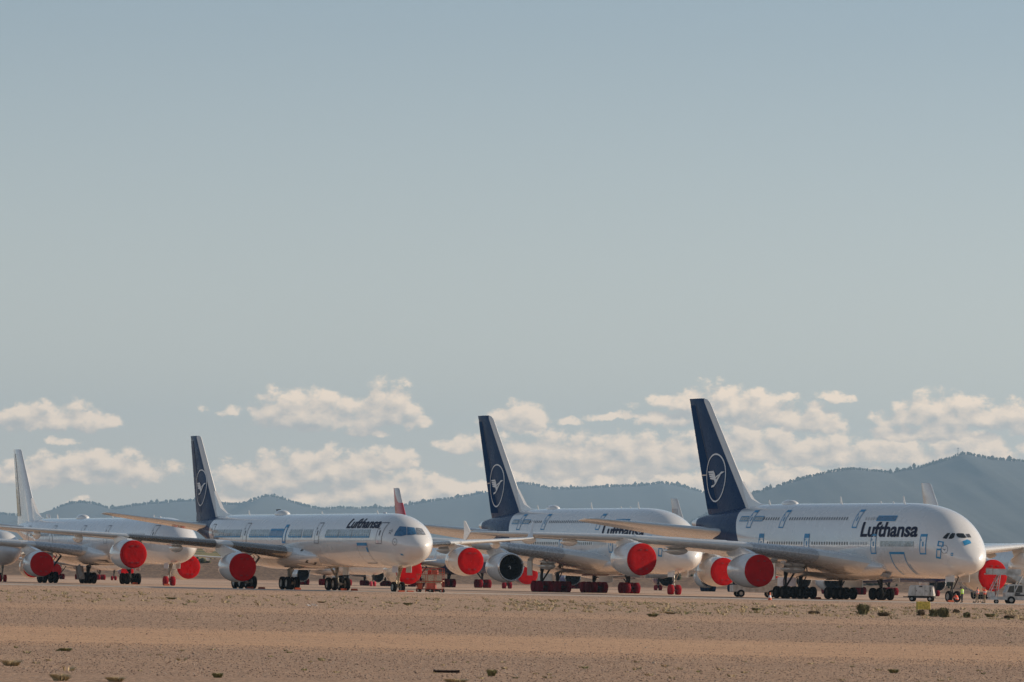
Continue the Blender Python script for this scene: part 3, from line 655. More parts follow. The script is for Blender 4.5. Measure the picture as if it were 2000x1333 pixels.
def rings_star(H, root, t, z, r):
    P_ = []
    for k in range(5):
        a = math.pi / 2 + 2 * math.pi * k / 5; b = a + 2 * math.pi / 5 * .62
        P_.append([(t + r * math.cos(a), z + r * math.sin(a)), (t + r * .45 * math.cos(b), z + r * .45 * math.sin(b)), (t + r * .30 * math.cos(a - .2), z + r * .30 * math.sin(a - .2))])
    skin_poly(H, 'star_emblem', P_, M['line'], root, .03, 1)
def double_decker(name, label, where, opt, taped):
    base = dict(body=M['body_dd'], fin=M['fin_dd'], rudder=M['navy'], crane=(63.55, 14.15, 2.92), emb=M['logo']); base.update(opt)
    root, H, FH = airliner(name, label, where, 'dd', base)
    for a in (21.9, 40.2, 48.7): door(root, H, a - .05, a + 1.15, 8.1, 10.2, k=.14, kt=.26)
    for a, kt in ((5.35, .30), (16.6, .22), (33.0, .5), (44.6, .5)): door(root, H, a, a + 1.3, 5.2, 7.45, k=.15, kt=kt)
    windows(root, H, 25.0, 39.6, .62, 9.18); windows(root, H, 42.2, 47.0, .62, 9.18)
    windows(root, H, 50.4, 52.2, .62, 9.18)
    windows(root, H, 23.6, 32.4, .62, 6.36, mat=None); windows(root, H, 34.9, 44.0, .62, 6.36)
    for a, b_, n in ((17.9, 20.8, 9.18), ): windows(root, H, a, b_, .62, n, mat=M['shade'])
    windows(root, H, 19.0, 23.2, .62, 6.36, mat=M['shade'])
    for a, b_ in ((13.2, 17.6), (46.2, 48.4), (50.2, 52.4)):
        f = skin_poly(H, 'window_film', [rect(a, b_, 8.93, 9.45)], M['film'] if a < 15 else M['filmg'], root, .03)
        skin_poly(H, 'film_edge', frame(a - .05, b_ + .05, 8.88, 9.50, .08), M['tape'], f, .04)
    skin_poly(H, 'window_film', [rect(7.9, 15.6, 6.05, 6.65)], M['filmg'], root, .03)
    skin_text(H, 'airline_lettering', 'Lufthansa', 20.55, 6.9 + .28, 13.2, 1.62, M['navyt'], root)
    # cargo door tape, open panel on the belly, emblem and nose tapes
    c = skin_poly(H, 'cargo_door', [rect(10.1, 13.3, 3.1, 5.3)], M['white'], root, .02)
    skin_poly(H, 'masking_tape', [rect(10.0, 13.5, 5.2, 5.45), rect(10.0, 10.16, 3.0, 5.2), rect(13.2, 13.4, 2.95, 5.2), rect(9.6, 9.72, 2.95, 4.1)], M['tape'], c, .035)
    skin_poly(FH, 'vent_grille', [rect(23.1, 23.5, 4.3, 5.15)], M['dark'], root, .03, 1)
    skin_poly(FH, 'vent_grille', [[(29.8, 3.45), (30.9, 3.2), (31.6, 3.3), (30.6, 3.55)]], M['dark'], root, .03, 1)
    skin_poly(H, 'air_intake_tape', [[(15.6, 3.1), (17.8, 2.72), (20.0, 3.0), (18.1, 3.38)]], M['film'], root, .16, .6)
    return root, H, FH
near, Hn, Fn = double_decker('double_deck_airliner', 'nearest white double decker at the right with bare black tyres and tallest navy fin',
    place(1861, 1176.5, 17.7, 65.79, 5.0), dict(covers=True, nosemat=M['strut']), True)
Z6 = lambda p: zz(4.761, 1640, 920, p)
nose_bits = [('cockpit_window', [Z6([(957, 628), (995, 634), (1028, 580), (1003, 580), (975, 604)])], 'glass'), ('cockpit_window', [Z6([(1011, 633), (1044, 633), (1064, 620), (1075, 583), (1046, 580), (1029, 596)])], 'glass'),
    ('cockpit_window', [Z6([(1084, 586), (1096, 582), (1150, 583), (1180, 622), (1160, 626), (1108, 621), (1088, 608)])], 'glass'), ('cockpit_window', [Z6([(1172, 589), (1204, 587), (1224, 621), (1192, 621)])], 'pane'),
    ('probe_cover', [Z6([(1142, 656), (1186, 640), (1212, 650), (1224, 675), (1160, 698)])], 'tape'), ('hatch_tape', fr_px(Z6([(917, 652), (971, 660), (964, 708), (908, 700)]), .42), 'tape'), ('hatch_tape', fr_px(Z6([(902, 723), (948, 723), (942, 820), (897, 812)]), .34), 'tape'),
    ('hatch_tape', fr_px(Z6([(1034, 763), (1056, 763), (1054, 793), (1032, 790)]), .5), 'tape'),
    ('nose_emblem', [[(1640 + (975 + 33 * k[0]) / 4.761, 920 + (730 + 40 * k[1]) / 4.761) for k in q4] for q4 in [[(math.cos(a), math.sin(a)), (math.cos(b_), math.sin(b_)), (.90 * math.cos(b_), .90 * math.sin(b_)), (.90 * math.cos(a), .90 * math.sin(a))] for a, b_ in [(2 * math.pi * i / 24, 2 * math.pi * (i + 1) / 24) for i in range(24)]]] + [Z6([(956, 722), (975, 742), (990, 726), (978, 732)])], 'line')]
M['mline'] = M['line']
nose_objs = [wrap_px(near, n_, p_, M[m_]) for n_, p_, m_ in nose_bits]
mid, Hm, Fm = double_decker('double_deck_airliner', 'white double decker in the middle with one uncovered intake and cloth wrapped wheels',
    place(1317, 1162, 15.5, 67.71, 5.0), dict(covers={(1, -1), (2, -1), (2, 1)}, wcov=M['maroon'], ncov=M['redw'], nosemat=M['strutl']), True)

for o_ in nose_objs: share(o_, o_.name.split('.')[0], mid)
long_, Hl, Fl = airliner('long_airliner', 'long white airliner with taped over cabin windows, blue film cockpit and navy fin',
    place(777, 1155.3, 19, 68.57, 6.7), 'll', dict(body=M['body_ll'], fin=M['fin_ll'], rudder=M['fin_ll'], crane=(70.0, 11.2, 2.07), emb=M['logo'], slat=(M['slat'], M['slat'], M['wing']), gearmat=M['strutl'], nosemat=M['foil']))
door(long_, Hl, 4.7, 6.1, 4.95, 7.15, False, .06, .08); door(long_, Hl, 23.4, 24.7, 4.95, 7.15, False, .05, .08)
door(long_, Hl, 34.0, 35.0, 4.95, 6.95, True, .2, .3, False); door(long_, Hl, 46.9, 48.2, 4.95, 7.15, False, .05, .07); door(long_, Hl, 59.2, 60.4, 4.95, 7.05, False, .05, .07)
def band(root, H, a, b_, z0, z1, mat, edge=True):
    f = skin_poly(H, 'window_film', [rect(a, b_, z0, z1)], mat, root, .03)
    if edge: skin_poly(H, 'film_edge', [rect(a, b_, z0 - .12, z0 + .02)] + [rect(x, x + .12, z0, z0 + .22) for x in np.arange(a, b_, .66)], M['tape'], f, .042, 1.0)
    return f
for a, b_ in ((8.0, 13.2), (13.4, 17.2), (17.4, 21.4), (25.6, 28.6), (29.0, 33.0), (39.2, 46.0), (49.0, 55.0), (55.1, 58.8)): band(long_, Hl, a, b_, 5.68, 6.42, M['filmg'])
f = skin_poly(Hl, 'window_film', [rect(34.9, 39.2, 5.68, 6.42)], M['film'], long_, .03); skin_poly(Hl, 'film_edge', [rect(34.9, 39.2, 6.3, 6.5), rect(34.9, 39.2, 5.55, 5.72)], M['tape'], f, .045)
skin_text(Hl, 'airline_lettering', 'Lufthansa', 15.7, 6.58, 9.6, .98, M['navyt'], long_)
skin_text(Hl, 'type_lettering', 'A340', 59.2, 5.32, 2.4, .34, M['line'], long_, .01)
c = skin_poly(Hl, 'cargo_door', [rect(8.7, 11.5, 2.95, 4.95)], M['white'], long_, .02)
skin_poly(Hl, 'masking_tape', [rect(8.6, 11.6, 4.75, 5.05), rect(8.6, 9.0, 4.1, 4.6)], M['tape'], c, .04); skin_poly(Hl, 'door_seam', frame(8.6, 11.6, 2.95, 4.95, .05), M['line'], c, .035)
rings_star(Hl, long_, 3.4, 6.2, .33)
Z2 = lambda p: zz(3.9216, 350, 840, p)
for n_, p_, m_ in (('cockpit_window', [Z2([(1645, 812), (1660, 780), (1690, 740), (1740, 744), (1742, 806), (1700, 816)])], 'film'), ('cockpit_window', [Z2([(1745, 744), (1802, 750), (1816, 802), (1747, 808)])], 'film'), ('cockpit_window', [Z2([(1814, 750), (1858, 757), (1880, 790), (1888, 806), (1822, 803)])], 'silver'),
    ('static_port_tape', [Z2([(1690, 946), (1712, 950), (1722, 962), (1704, 960)])], 'tape'),
    ('nose_emblem', [[(350 + (1652 + 18 * k[0]) / 3.9216, 840 + (858 + 27 * k[1]) / 3.9216) for k in q4] for q4 in [[(math.cos(a), math.sin(a)), (math.cos(b_), math.sin(b_)), (.88 * math.cos(b_), .88 * math.sin(b_)), (.88 * math.cos(a), .88 * math.sin(a))] for a, b_ in [(2 * math.pi * i / 24, 2 * math.pi * (i + 1) / 24) for i in range(24)]]] + [Z2([(1641, 852), (1652, 866), (1662, 854), (1653, 859)])], 'line')): wrap_px(long_, n_, p_, M[m_])
skin_poly(Fl, 'vent_grille', [[(26.6, 2.95), (27.5, 2.72), (28.3, 2.95), (27.4, 3.2)]], M['dark'], long_, .04, 1)
skin_poly(Fl, 'vent_grille', ringpoly(28.9, 4.3, .25, .2, .2, 10), M['dark'], long_, .03, 1)

M['body_pl'] = paint('plain_white_paint', liv_plain((.72, .72, .715)))
plain, Hp, Fp = airliner('parked_airliner', 'all white airliner without lettering, red cloth nose wheels, plain white fin at the left',
    place(330, 1147, 16.4, 69.3, 6.7), 'll', dict(body=M['body_pl'], ncov=M['redw'], gearmat=M['strut'], nosemat=M['strutl']))
for a in (23.4, 46.9, 34.0, 4.7, 59.2): door(plain, Hp, a, a + 1.25, 4.95, 7.15, False, .05, .07)
windows(plain, Hp, 24.4 + 1, 33.4, .66, 6.0); windows(plain, Hp, 36, 46.4, .60, 6.0); windows(plain, Hp, 49, 58.6, .60, 6.0); windows(plain, Hp, 8.5, 22, .8, 6.0, mat=M['shade'])
skin_poly(Hp, 'nose_marking', [[(7.9, 4.5), (8.4, 4.4), (9.4, 3.5), (8.9, 3.5)]], M['film'], plain, .03)
skin_poly(Fp, 'vent_grille', [[(26.6, 2.95), (27.5, 2.62), (28.3, 2.95)]], M['dark'], plain, .04, 1)
for c, d, ry in (((36.5, 2.2, 1.35), (.10, 1.1, 1.7), .25), ((33.2, 3.2, 1.5), (.8, .1, 1.6), .5)): MB().box(c, d, 0, .3, ry).build('gear_door', M['steel'], plain, smooth=False)

# ------------------------------------------------------------------ other parked airliners, partly hidden
BLUEB = (.012, .030, .13)
M['belly_blue'] = paint('white_over_blue_paint', liv_belly(4.3, BLUEB)); M['blue'] = pmat('blue_paint', BLUEB, .3, 0, 0, .1, .5, spec=.2)
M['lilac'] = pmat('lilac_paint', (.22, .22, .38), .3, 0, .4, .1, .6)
def red_tail(q, P):
    x, y, z = q.sep(P); e = q.m('SUBTRACT', z, q.m('ADD', q.m('MULTIPLY', q.m('SUBTRACT', x, 70), .45), 14.6)); e = q.m('ADD', e, q.m('MULTIPLY', q.m('SINE', q.m('MULTIPLY', x, .9)), .5))
    return q.mix(q.m('LESS_THAN', e, 0.0), (.62, .62, .62, 1), (.50, .03, .045, 1))
M['fin_red'] = pmat('red_white_fin', (.6, .6, .6), .3, 0, .3, fn=red_tail)
def stripe_tail(q, P):
    x, y, z = q.sep(P); e = q.m('SUBTRACT', x, q.m('MULTIPLY', z, .62)); k = q.m('FRACT', q.m('MULTIPLY', e, 1.35))
    inn = q.m('MULTIPLY', q.m('LESS_THAN', k, .5), q.m('LESS_THAN', q.m('ABSOLUTE', q.m('SUBTRACT', e, 63.5)), 1.9)); inn = q.m('MULTIPLY', inn, q.m('LESS_THAN', z, 15.2))
    cc = q.mix(q.m('GREATER_THAN', e, 64.6), (.02, .03, .12, 1), (.40, .03, .03, 1))
    return q.mix(inn, (.6, .6, .6, 1), cc)
M['fin_str'] = pmat('striped_fin', (.6, .6, .6), .3, 0, .3, fn=stripe_tail)
G2 = 'airliners parked in the second row'
nr, _, _ = airliner('parked_airliner', 'white airliner cut off by the left edge, only its nose in view', place(4, 1137, 15.6, 69.5, 6.7, (.56, .80, .79)), 'll', dict(lod=1, twin=True, ncov=M['redw'], nosemat=M['strutl']))
skin_poly(LL_HULL, 'cockpit_window', [[(3.2, 5.75), (1.9, 5.62), (1.2, 5.62), (1.35, 6.15), (1.95, 6.5), (2.7, 6.6)]], M['film'], nr, .04, .25)
airliner('parked_airliner', 'navy bellied airliner with maroon wheel cloths behind the uncovered engine, red and white fin', place(990, 1152.5, 12.2, 71.5, 6.7, (.90, 1.08, .97)), 'll',
    dict(lod=1, twin=True, body=M['belly_blue'], fair=M['blue'], engine=M['lilac'], fin=M['fin_red'], wcov=M['maroon'], group=G2))
airliner('parked_airliner', 'navy bellied airliner glimpsed under the rightmost double decker, behind the power unit', place(1826, 1165, 11.4, 68, 6.7, (.9, 1.08, .94)), 'll',
    dict(lod=1, twin=True, body=M['belly_blue'], fair=M['blue'], covers=False, wcov=M['maroon'], group=G2))
airliner('parked_airliner', 'white airliner whose striped fin rises just left of the tallest navy fin', place(1561, 1158, 11.0, 68, 6.7, (.84, 1, 1)), 'll',
    dict(lod=1, twin=True, covers=False, fin=M['fin_str'], wcov=M['navy'], group=G2))
airliner('parked_airliner', 'airliner with lilac engine cowls seen under the belly of the middle double decker', place(1285, 1153.5, 10.8, 68, 6.7, (.8, 1, .85)), 'll',
    dict(lod=1, twin=True, covers=False, engine=M['lilac'], wcov=M['redw'], group=G2))
airliner('parked_airliner', 'white airliner behind the nose at the right edge, plain cream fin above it', place(2163, 1168, 13.9, 67.5, 6.7, (.86, 1, 1)), 'll', dict(lod=1, twin=True, covers=False, group=G2))
G3 = 'small airliners parked in the second row'
airliner('small_airliner', 'small white airliner behind the long airliner with pink nose wheel cloths and dark fin', place(728, 1146, 12.6, 62, 6.7, (.51, .70, .70)), 'll',
    dict(lod=1, twin=True, covers=False, fin=M['dark'], wcov=M['maroon'], ncov=M['pink'], group=G3))
airliner('small_airliner', 'small airliner behind the long airliner, one dark round intake between the landing gears', place(796, 1145, 12.0, 64, 6.7, (.5, .70, .60)), 'll',
    dict(lod=1, twin=True, covers=False, wcov=M['maroon'], group=G3))
airliner('small_airliner', 'small airliner with red covered intakes glimpsed under the plain white airliner', place(222, 1142, 11.5, 66, 6.7, (.51, .70, .66)), 'll',
    dict(lod=1, twin=True, covers=True, wcov=M['maroon'], engine=M['lilac'], group=G3))

# ------------------------------------------------------------------ ground, apron edge, bank and hills
def gm_fn():
    m = bpy.data.materials.new('dry_ground'); m.use_nodes = True; q = NG(m.node_tree); b = m.node_tree.nodes['Principled BSDF']
    geo = q.new('ShaderNodeNewGeometry'); P = geo.outputs['Position']; x, y, z = q.sep(P)
    yy = q.m('ADD', y, q.m('MULTIPLY', q.m('SUBTRACT', q.noise(P, .045, 4), .5), 9))       # wavy edges of the graded lanes
    edge = q.m('ADD', q.m('MULTIPLY', q.m('SUBTRACT', q.noise(P, .9, 5, .7), .5), .9), q.m('MULTIPLY', q.m('SUBTRACT', q.noise(P, .13, 5, .7), .5), .9))
    def band(a, b_, w_): return q.m('MULTIPLY', q.ramp(yy, a - w_, a + w_), q.ramp(yy, b_ + w_, b_ - w_))
    lane = q.m('ADD', q.m('MAXIMUM', q.m('MAXIMUM', band(131, 176, 11), q.m('MULTIPLY', band(246, 292, 16), .5)), q.m('MULTIPLY', band(470, 540, 20), .5)), edge, clamp=True)
    lane = q.m('MULTIPLY', lane, q.ramp(yy, 900, 700, .4, .72))
    P2 = q.comb(q.m('MULTIPLY', x, .05), q.m('MULTIPLY', y, .6), 0)
    streak = q.noise(P2, 1.0, 6, .65); patch = q.noise(P, .12, 5, .6); fine = q.noise(P, 11, 6, .75); mid_ = q.noise(P, 2.3, 5, .7)
    vor = q.new('ShaderNodeTexVoronoi'); q.put(vor.inputs['Vector'], P); vor.inputs['Scale'].default_value = 9
    sto = q.sep(vor.outputs['Color'])[0]
    grav = q.mix(q.ramp(sto, 0, 1, 0, 1, False), (0.295, 0.179, 0.122, 1), (0.566, 0.381, 0.276, 1))
    grav = q.mix(q.ramp(fine, .35, .68), grav, (0.437, 0.274, 0.185, 1))
    grav = q.mix(q.m('MULTIPLY', q.ramp(mid_, .5, .75), .45), grav, (0.260, 0.162, 0.111, 1))
    sand = q.mix(q.ramp(streak, .35, .7), (0.590, 0.347, 0.201, 1), (0.708, 0.442, 0.265, 1))
    sand = q.mix(q.m('MULTIPLY', q.ramp(mid_, .45, .7), .4), sand, (0.448, 0.280, 0.175, 1))
    c = q.mix(lane, grav, sand)
    sp1 = q.ramp(q.noise(P, 13, 3, .6), .53, .60); sp2 = q.ramp(q.noise(P, 5.5, 4, .65), .56, .64)
    spk = q.m('MULTIPLY', q.m('MAXIMUM', q.m('MULTIPLY', sp1, q.ramp(y, 260, 150)), sp2), q.m('SUBTRACT', 1.0, q.m('MULTIPLY', lane, .85)))
    c = q.mix(q.m('MULTIPLY', spk, .75), c, (0.118, 0.067, 0.042, 1))
    lp1 = q.ramp(q.noise(q.comb(x, y, 7.0), 15, 3, .6), .58, .66); c = q.mix(q.m('MULTIPLY', q.m('MULTIPLY', lp1, .5), q.m('SUBTRACT', 1.0, q.m('MULTIPLY', lane, .8))), c, (0.732, 0.560, 0.424, 1))
    c = q.mix(q.m('MULTIPLY', q.ramp(patch, .45, .7), .35), c, (0.519, 0.325, 0.207, 1))
    dryg = q.m('MULTIPLY', q.m('MULTIPLY', q.ramp(q.noise(P, .35, 6, .7), .50, .66), q.ramp(yy, 296, 320)), q.ramp(yy, 470, 430))
    dryg = q.m('MULTIPLY', dryg, q.ramp(x, -12, 14, .35, 1))
    c = q.mix(q.m('MULTIPLY', dryg, .75), c, (0.319, 0.263, 0.138, 1))
    ap = q.m('GREATER_THAN', y, 607.0)      # packed apron behind the pale edge line
    c = q.mix(q.m('MULTIPLY', ap, q.ramp(y, 1300, 1100)), c, q.mix(mid_, (0.47, 0.32, 0.225, 1), (0.62, 0.44, 0.32, 1)))
    c = q.mix(q.ramp(y, 1420, 1500), c, q.mix(q.ramp(q.noise(P, .8, 5, .7), .4, .65), (0.177, 0.123, 0.090, 1), (0.295, 0.202, 0.138, 1)))
    stripe = q.ramp(q.noise(q.comb(q.m('MULTIPLY', x, .004), q.m('MULTIPLY', y, .012), 0), 1.6, 2), .46, .54)
    fld = q.mix(stripe, (0.354, 0.280, 0.117, 1), (0.142, 0.134, 0.064, 1))
    c = q.mix(q.ramp(y, 1580, 1640), c, fld)
    c = q.mix(q.m('MULTIPLY', q.m('SUBTRACT', 1.0, lane), q.ramp(y, 600, 560)), c, q.mix(1.0, c, (1.03, 1.07, 1.06, 1), 'MULTIPLY'))
    gr = q.m('MULTIPLY', q.ramp(q.noise(q.comb(x, y, 3.0), 21, 4, .7), .36, .64, .70, 1.26), q.ramp(q.noise(q.comb(x, y, 5.0), 6.5, 4, .7), .36, .64, .80, 1.18))
    c = q.mix(1.0, c, q.comb(gr, gr, gr), 'MULTIPLY')
    q.put(b.inputs['Base Color'], c); b.inputs['Roughness'].default_value = .95; b.inputs['Specular IOR Level'].default_value = .15
    near_ = q.ramp(y, 700, 200, .25, 1)
    hgt = q.m('ADD', q.m('MULTIPLY', q.m('SUBTRACT', .6, vor.outputs['Distance']), q.m('SUBTRACT', 1.0, q.m('MULTIPLY', lane, .88))), q.m('MULTIPLY', fine, .5))
    hgt = q.m('ADD', hgt, q.m('MULTIPLY', mid_, q.m('SUBTRACT', 1.5, q.m('MULTIPLY', lane, 1.2))))
    bn = q.new('ShaderNodeBump'); bn.inputs['Distance'].default_value = .035; q.put(bn.inputs['Strength'], q.m('MULTIPLY', near_, .75)); q.put(bn.inputs['Height'], hgt); q.put(b.inputs['Normal'], bn.outputs[0])
    return m
M['ground'] = gm_fn()
def ground_z(x, y):
    s = lambda a, b_: (lambda t: t * t * (3 - 2 * t))(min(max((y - a) / (b_ - a), 0), 1))
    wob = 6 * math.sin(x * .013) + 9 * math.sin(x * .0041 + 1)
    z = 5.2 * s(1490 + wob, 1524 + wob) + 9 * s(1700, 2600) + 40 * s(2600, 12000)
    return z + (.25 * math.sin(x * .09) * math.sin(y * .05) if y > 1500 else 0)
ys = [-400, -100, 0, 60] + [60 + 2.5 * i for i in range(1, 220)] + [610 + 12 * i for i in range(1, 72)] + [1480 + 4 * i for i in range(1, 22)] + [1570 + 40 * i for i in range(1, 80)] + [5000, 7000, 9000, 12000, 16000, 24000, 36000]
xs = list(np.linspace(-1, 1, 121))
b = MB(); V = []; 
for y in ys:
    for k in xs:
        x = math.copysign(abs(k) ** 1.6, k) * (260 + max(y, 0) * .9)
        z = ground_z(x, y)
        V.append((x, y, z if y <= 4300 else z))
nx = len(xs)
b.add(V, [(j * nx + i, j * nx + i + 1, (j + 1) * nx + i + 1, (j + 1) * nx + i) for j in range(len(ys) - 1) for i in range(nx - 1)])
tag(b.build('ground', M['ground'], angle=0, recalc=False), kind='structure')
M['edge'] = pmat('pale_concrete', (.50, .44, .37), .8, 0, 0, .2, 2, .3, 8)
b = MB(); P_ = [(-200, 604)] + [(-200 + 4 * i, 607 + .8 * math.sin(i * .5)) for i in range(1, 101)]
for (x0, y0), (x1, y1) in zip(P_[:-1], P_[1:]):
    b.add([(x0, y0 - 4, -.03), (x1, y1 - 4, -.03), (x1, y1 - .6, .085), (x0, y0 - .6, .085), (x0, y0 + 3, -.03), (x1, y1 + 3, -.03)], [(0, 1, 2, 3), (3, 2, 5, 4)])
tag(b.build('apron_edge', M['edge'], angle=0, recalc=False), kind='structure')

def vnoise(n, seed, octs=5, base=6):
    r = np.random.default_rng(seed); x = np.linspace(0, 1, n); o = np.zeros(n)
    for k in range(octs):
        m = base * 2 ** k; o += np.interp(x * m, np.arange(m + 2), r.uniform(-1, 1, m + 2)) / 1.8 ** k
    return o
M['hill'] = pmat('pine_covered_slope', (.035, .05, .022), .95, 0, 0, .08, .006, fn=lambda q, P: q.mix(q.ramp(q.noise(P, .02, 8, .75), .42, .62), (.046, .054, .056, 1), (.056, .063, .060, 1)))
M['pine'] = pmat('pine_foliage', (.025, .042, .018), .9, 0, 0, .2, .05)
R1 = [(-900, 1010), (-500, 985), (-200, 1000), (0, 1001.7), (21, 1004), (80, 1005), (115, 992), (140, 981), (157, 979), (182, 982), (210, 990.5), (227, 992), (252, 988), (297, 981), (332, 979), (378, 976.5), (437, 982), (465, 984), (490, 978), (511, 969), (525, 967), (546, 971), (595, 985), (630, 993), (654, 990), (700, 991.5), (735, 990), (760, 992), (794, 986), (840, 978), (892, 970), (945, 961), (1015, 943), (1036, 944), (1078, 953), (1120, 953), (1172, 950), (1242, 947), (1274, 943), (1291, 941), (1323, 945), (1358, 955), (1400, 968), (1460, 985), (1560, 1010), (1800, 1050), (2400, 1060)]
R2 = [(1200, 1090), (1330, 1030), (1400, 990), (1461, 964), (1510, 951), (1545, 940), (1580, 929), (1615, 920), (1650, 915), (1678, 914), (1713, 919), (1741, 921), (1790, 912), (1832, 899.5), (1860, 891), (1877, 884), (1891, 884), (1905, 888), (1937, 894), (2000, 899), (2200, 930), (2500, 900), (2900, 960)]
TREE = []
def ridge(name, pts, Y, seed, foot):
    us = np.arange(pts[0][0], pts[-1][0] + 1, 7.0); vs = np.interp(us, [p[0] for p in pts], [p[1] for p in pts]) + vnoise(len(us), seed, 4, 60) * .9
    nz = [vnoise(len(us), seed + 1 + k, 5, 18) for k in range(26)]; V = []; rows = 26
    for j in range(rows):
        t = j / (rows - 1)
        for i, (u, v) in enumerate(zip(us, vs)):
            d = ray(u, v + 3); k = Y / d[1]; X, Z = d[0] * k, EYE + d[2] * k
            base = 80; yy = Y - foot * (1 - t) * (1 + .06 * nz[5][i]); h = base + (Z - base) * (t ** 1.25)
            sp = nz[(j // 3) % 26][i] * .6 + nz[(j // 5 + 9) % 26][i] * .7
            h += sp * 7 * math.sin(math.pi * t) * (1 if t < .97 else 0)
            V.append((X * (yy / Y) ** .2, yy, h)); 
            if j > 2: TREE.append((X * (yy / Y) ** .2, yy, h, t, d[0] * k - ray(u + 7, v)[0] * k))
    n = len(us)
    for i in range(n): x, y, z = V[(rows - 1) * n + i]; V.append((x, y + 3500, 20))
    b = MB(); b.add(V, [(j * n + i, j * n + i + 1, (j + 1) * n + i + 1, (j + 1) * n + i) for j in range(rows) for i in range(n - 1)])
    return tag(b.build(name, M['hill'], angle=0, recalc=False), kind='structure')
ridge('hills', R1, 26000, 5, 8200); ridge('hills', R2, 20500, 9, 7300)
def clumps(name, pts, mat, seed, kind='stuff'):      # many rough little crowns as one mesh
    r = np.random.default_rng(seed); ico = [(0, 0, 1), (.9, 0, .3), (.28, .85, .35), (-.72, .53, .25), (-.72, -.53, .32), (.28, -.85, .25), (.55, .4, -.6), (-.3, .6, -.6), (-.6, -.2, -.6), (.1, -.65, -.6), (0, 0, -1)]
    fc = [(0, 1, 2), (0, 2, 3), (0, 3, 4), (0, 4, 5), (0, 5, 1), (1, 6, 2), (2, 7, 3), (3, 8, 4), (4, 9, 5), (5, 9, 1), (6, 7, 2), (7, 8, 3), (8, 9, 4), (9, 6, 1), (6, 9, 10), (6, 10, 7), (7, 10, 8), (8, 10, 9)]
    pts = np.array(pts); n = len(pts); V = np.array(ico)[None] * pts[:, None, 3:6] * r.uniform(.7, 1.25, (n, 11, 1)) + pts[:, None, 0:3]
    F = np.array(fc)[None] + (np.arange(n) * 11)[:, None, None]
    me = bpy.data.meshes.new(name); me.vertices.add(n * 11); me.vertices.foreach_set('co', V.reshape(-1).astype('f4')); k = n * 18
    me.loops.add(k * 3); me.loops.foreach_set('vertex_index', F.reshape(-1).astype('i4')); me.polygons.add(k)
    me.polygons.foreach_set('loop_start', np.arange(0, k * 3, 3, dtype='i4')); me.polygons.foreach_set('loop_total', np.full(k, 3, 'i4'))
    me.materials.append(mat); me.update(calc_edges=True); o = bpy.data.objects.new(name, me); col.objects.link(o)
    return tag(o, kind=kind) if kind else o
TR = []; rr = random.Random(3)
for (x, y, z, t, dx_) in TREE:
    n = 9 if t > .98 else 0
    for _ in range(n):
        if t > .98 and rr.random() < .25: continue
        s_ = rr.uniform(.7, 1.9) * (y / 8000) * (1 if t > .98 else .7) * (1.7 if rr.random() < .04 and t > .98 else 1)
        TR.append((x + rr.uniform(-8, 8), y + rr.uniform(-40, 5) * (1 if t > .98 else 2), z + s_ * .75, s_ * rr.uniform(.8, 1.3), s_, s_ * rr.uniform(1.0, 1.6)))
f = clumps('forest', TR, M['pine'], 4)
f['label'] = 'dark pine wood covering the hazy hills and ridge line'; f['category'] = 'wood'
# scrub on the bank
SC = [(x, y, ground_z(x, y) + .2, s_, s_, s_ * .8) for x, y, s_ in ((rr.uniform(-160, 160), rr.uniform(1515, 1545), rr.choice([.4, .5, .6, .9, 1.5])) for _ in range(500))]
M['scrub'] = pmat('scrub_foliage', (.06, .065, .03), .95, 0, 0, .3, .5)
f = clumps('scrub', SC, M['scrub'], 8); f['label'] = 'low dark scrub along the top of the earth bank'; f['category'] = 'scrub'
# radio mast on the right hill
X, Y = [ray(1871, 886)[k] * 20400 / ray(1871, 886)[1] for k in (0, 1)]; Z = EYE + ray(1871, 886)[2] * 20400 / ray(1871, 886)[1]
b = MB(); b.cyl((X, Y, Z - 9), (X, Y, Z + 21), 1.1, .6, 6); b.box((X, Y, Z + 17), (7, 1.5, 1.8)); b.box((X, Y, Z + 11), (5, 1.5, 1.4))
tag(b.build('radio_mast', M['steel'], smooth=False), 'thin radio mast with short crossbars on the highest wooded hilltop', 'mast')

# ------------------------------------------------------------------ loose gravel and dry grass
def scatter_stones():
    P_ = []; r = rng
    def add(n, y0, y1, s0, s1):
        y = np.sqrt(r.uniform(y0 ** 2, y1 ** 2, n)); x = r.uniform(-.094, .094, n) * y; s_ = s0 + (s1 - s0) * r.random(n) ** 2.2
        for a, c, d in zip(x, y, s_): P_.append((a, c, d * .15, d * r.uniform(.8, 1.5), d * r.uniform(.8, 1.3), d * r.uniform(.45, .85)))
    add(30000, 96, 138, .004, .021); add(12000, 130, 182, .004, .018); add(30000, 172, 255, .006, .028); add(9000, 240, 300, .008, .032); add(22000, 290, 600, .012, .045); add(260, 100, 300, .02, .045)
    return P_
ST = scatter_stones(); random.Random(5).shuffle(ST); nS = len(ST)
M['stone'] = pmat('gravel_stone', (.35, .25, .19), .9, 0, 0, .3, 8); M['stonel'] = pmat('pale_stone', (.50, .40, .32), .9, 0, 0, .2, 8); M['stoned'] = pmat('dark_stone', (.20, .13, .095), .9, 0, 0, .2, 8)
f = clumps('gravel', ST[:int(nS * .6)], M['stone'], 21); f['label'] = 'loose brown gravel strewn over the foreground'; f['category'] = 'gravel'
f = clumps('dark_gravel', ST[int(nS * .6):int(nS * .84)], M['stoned'], 23); f['label'] = 'dark brown stones mixed into the foreground gravel'; f['category'] = 'gravel'
f = clumps('pale_gravel', ST[int(nS * .84):], M['stonel'], 22); f['label'] = 'scattered pale chips among the brown gravel'; f['category'] = 'gravel'
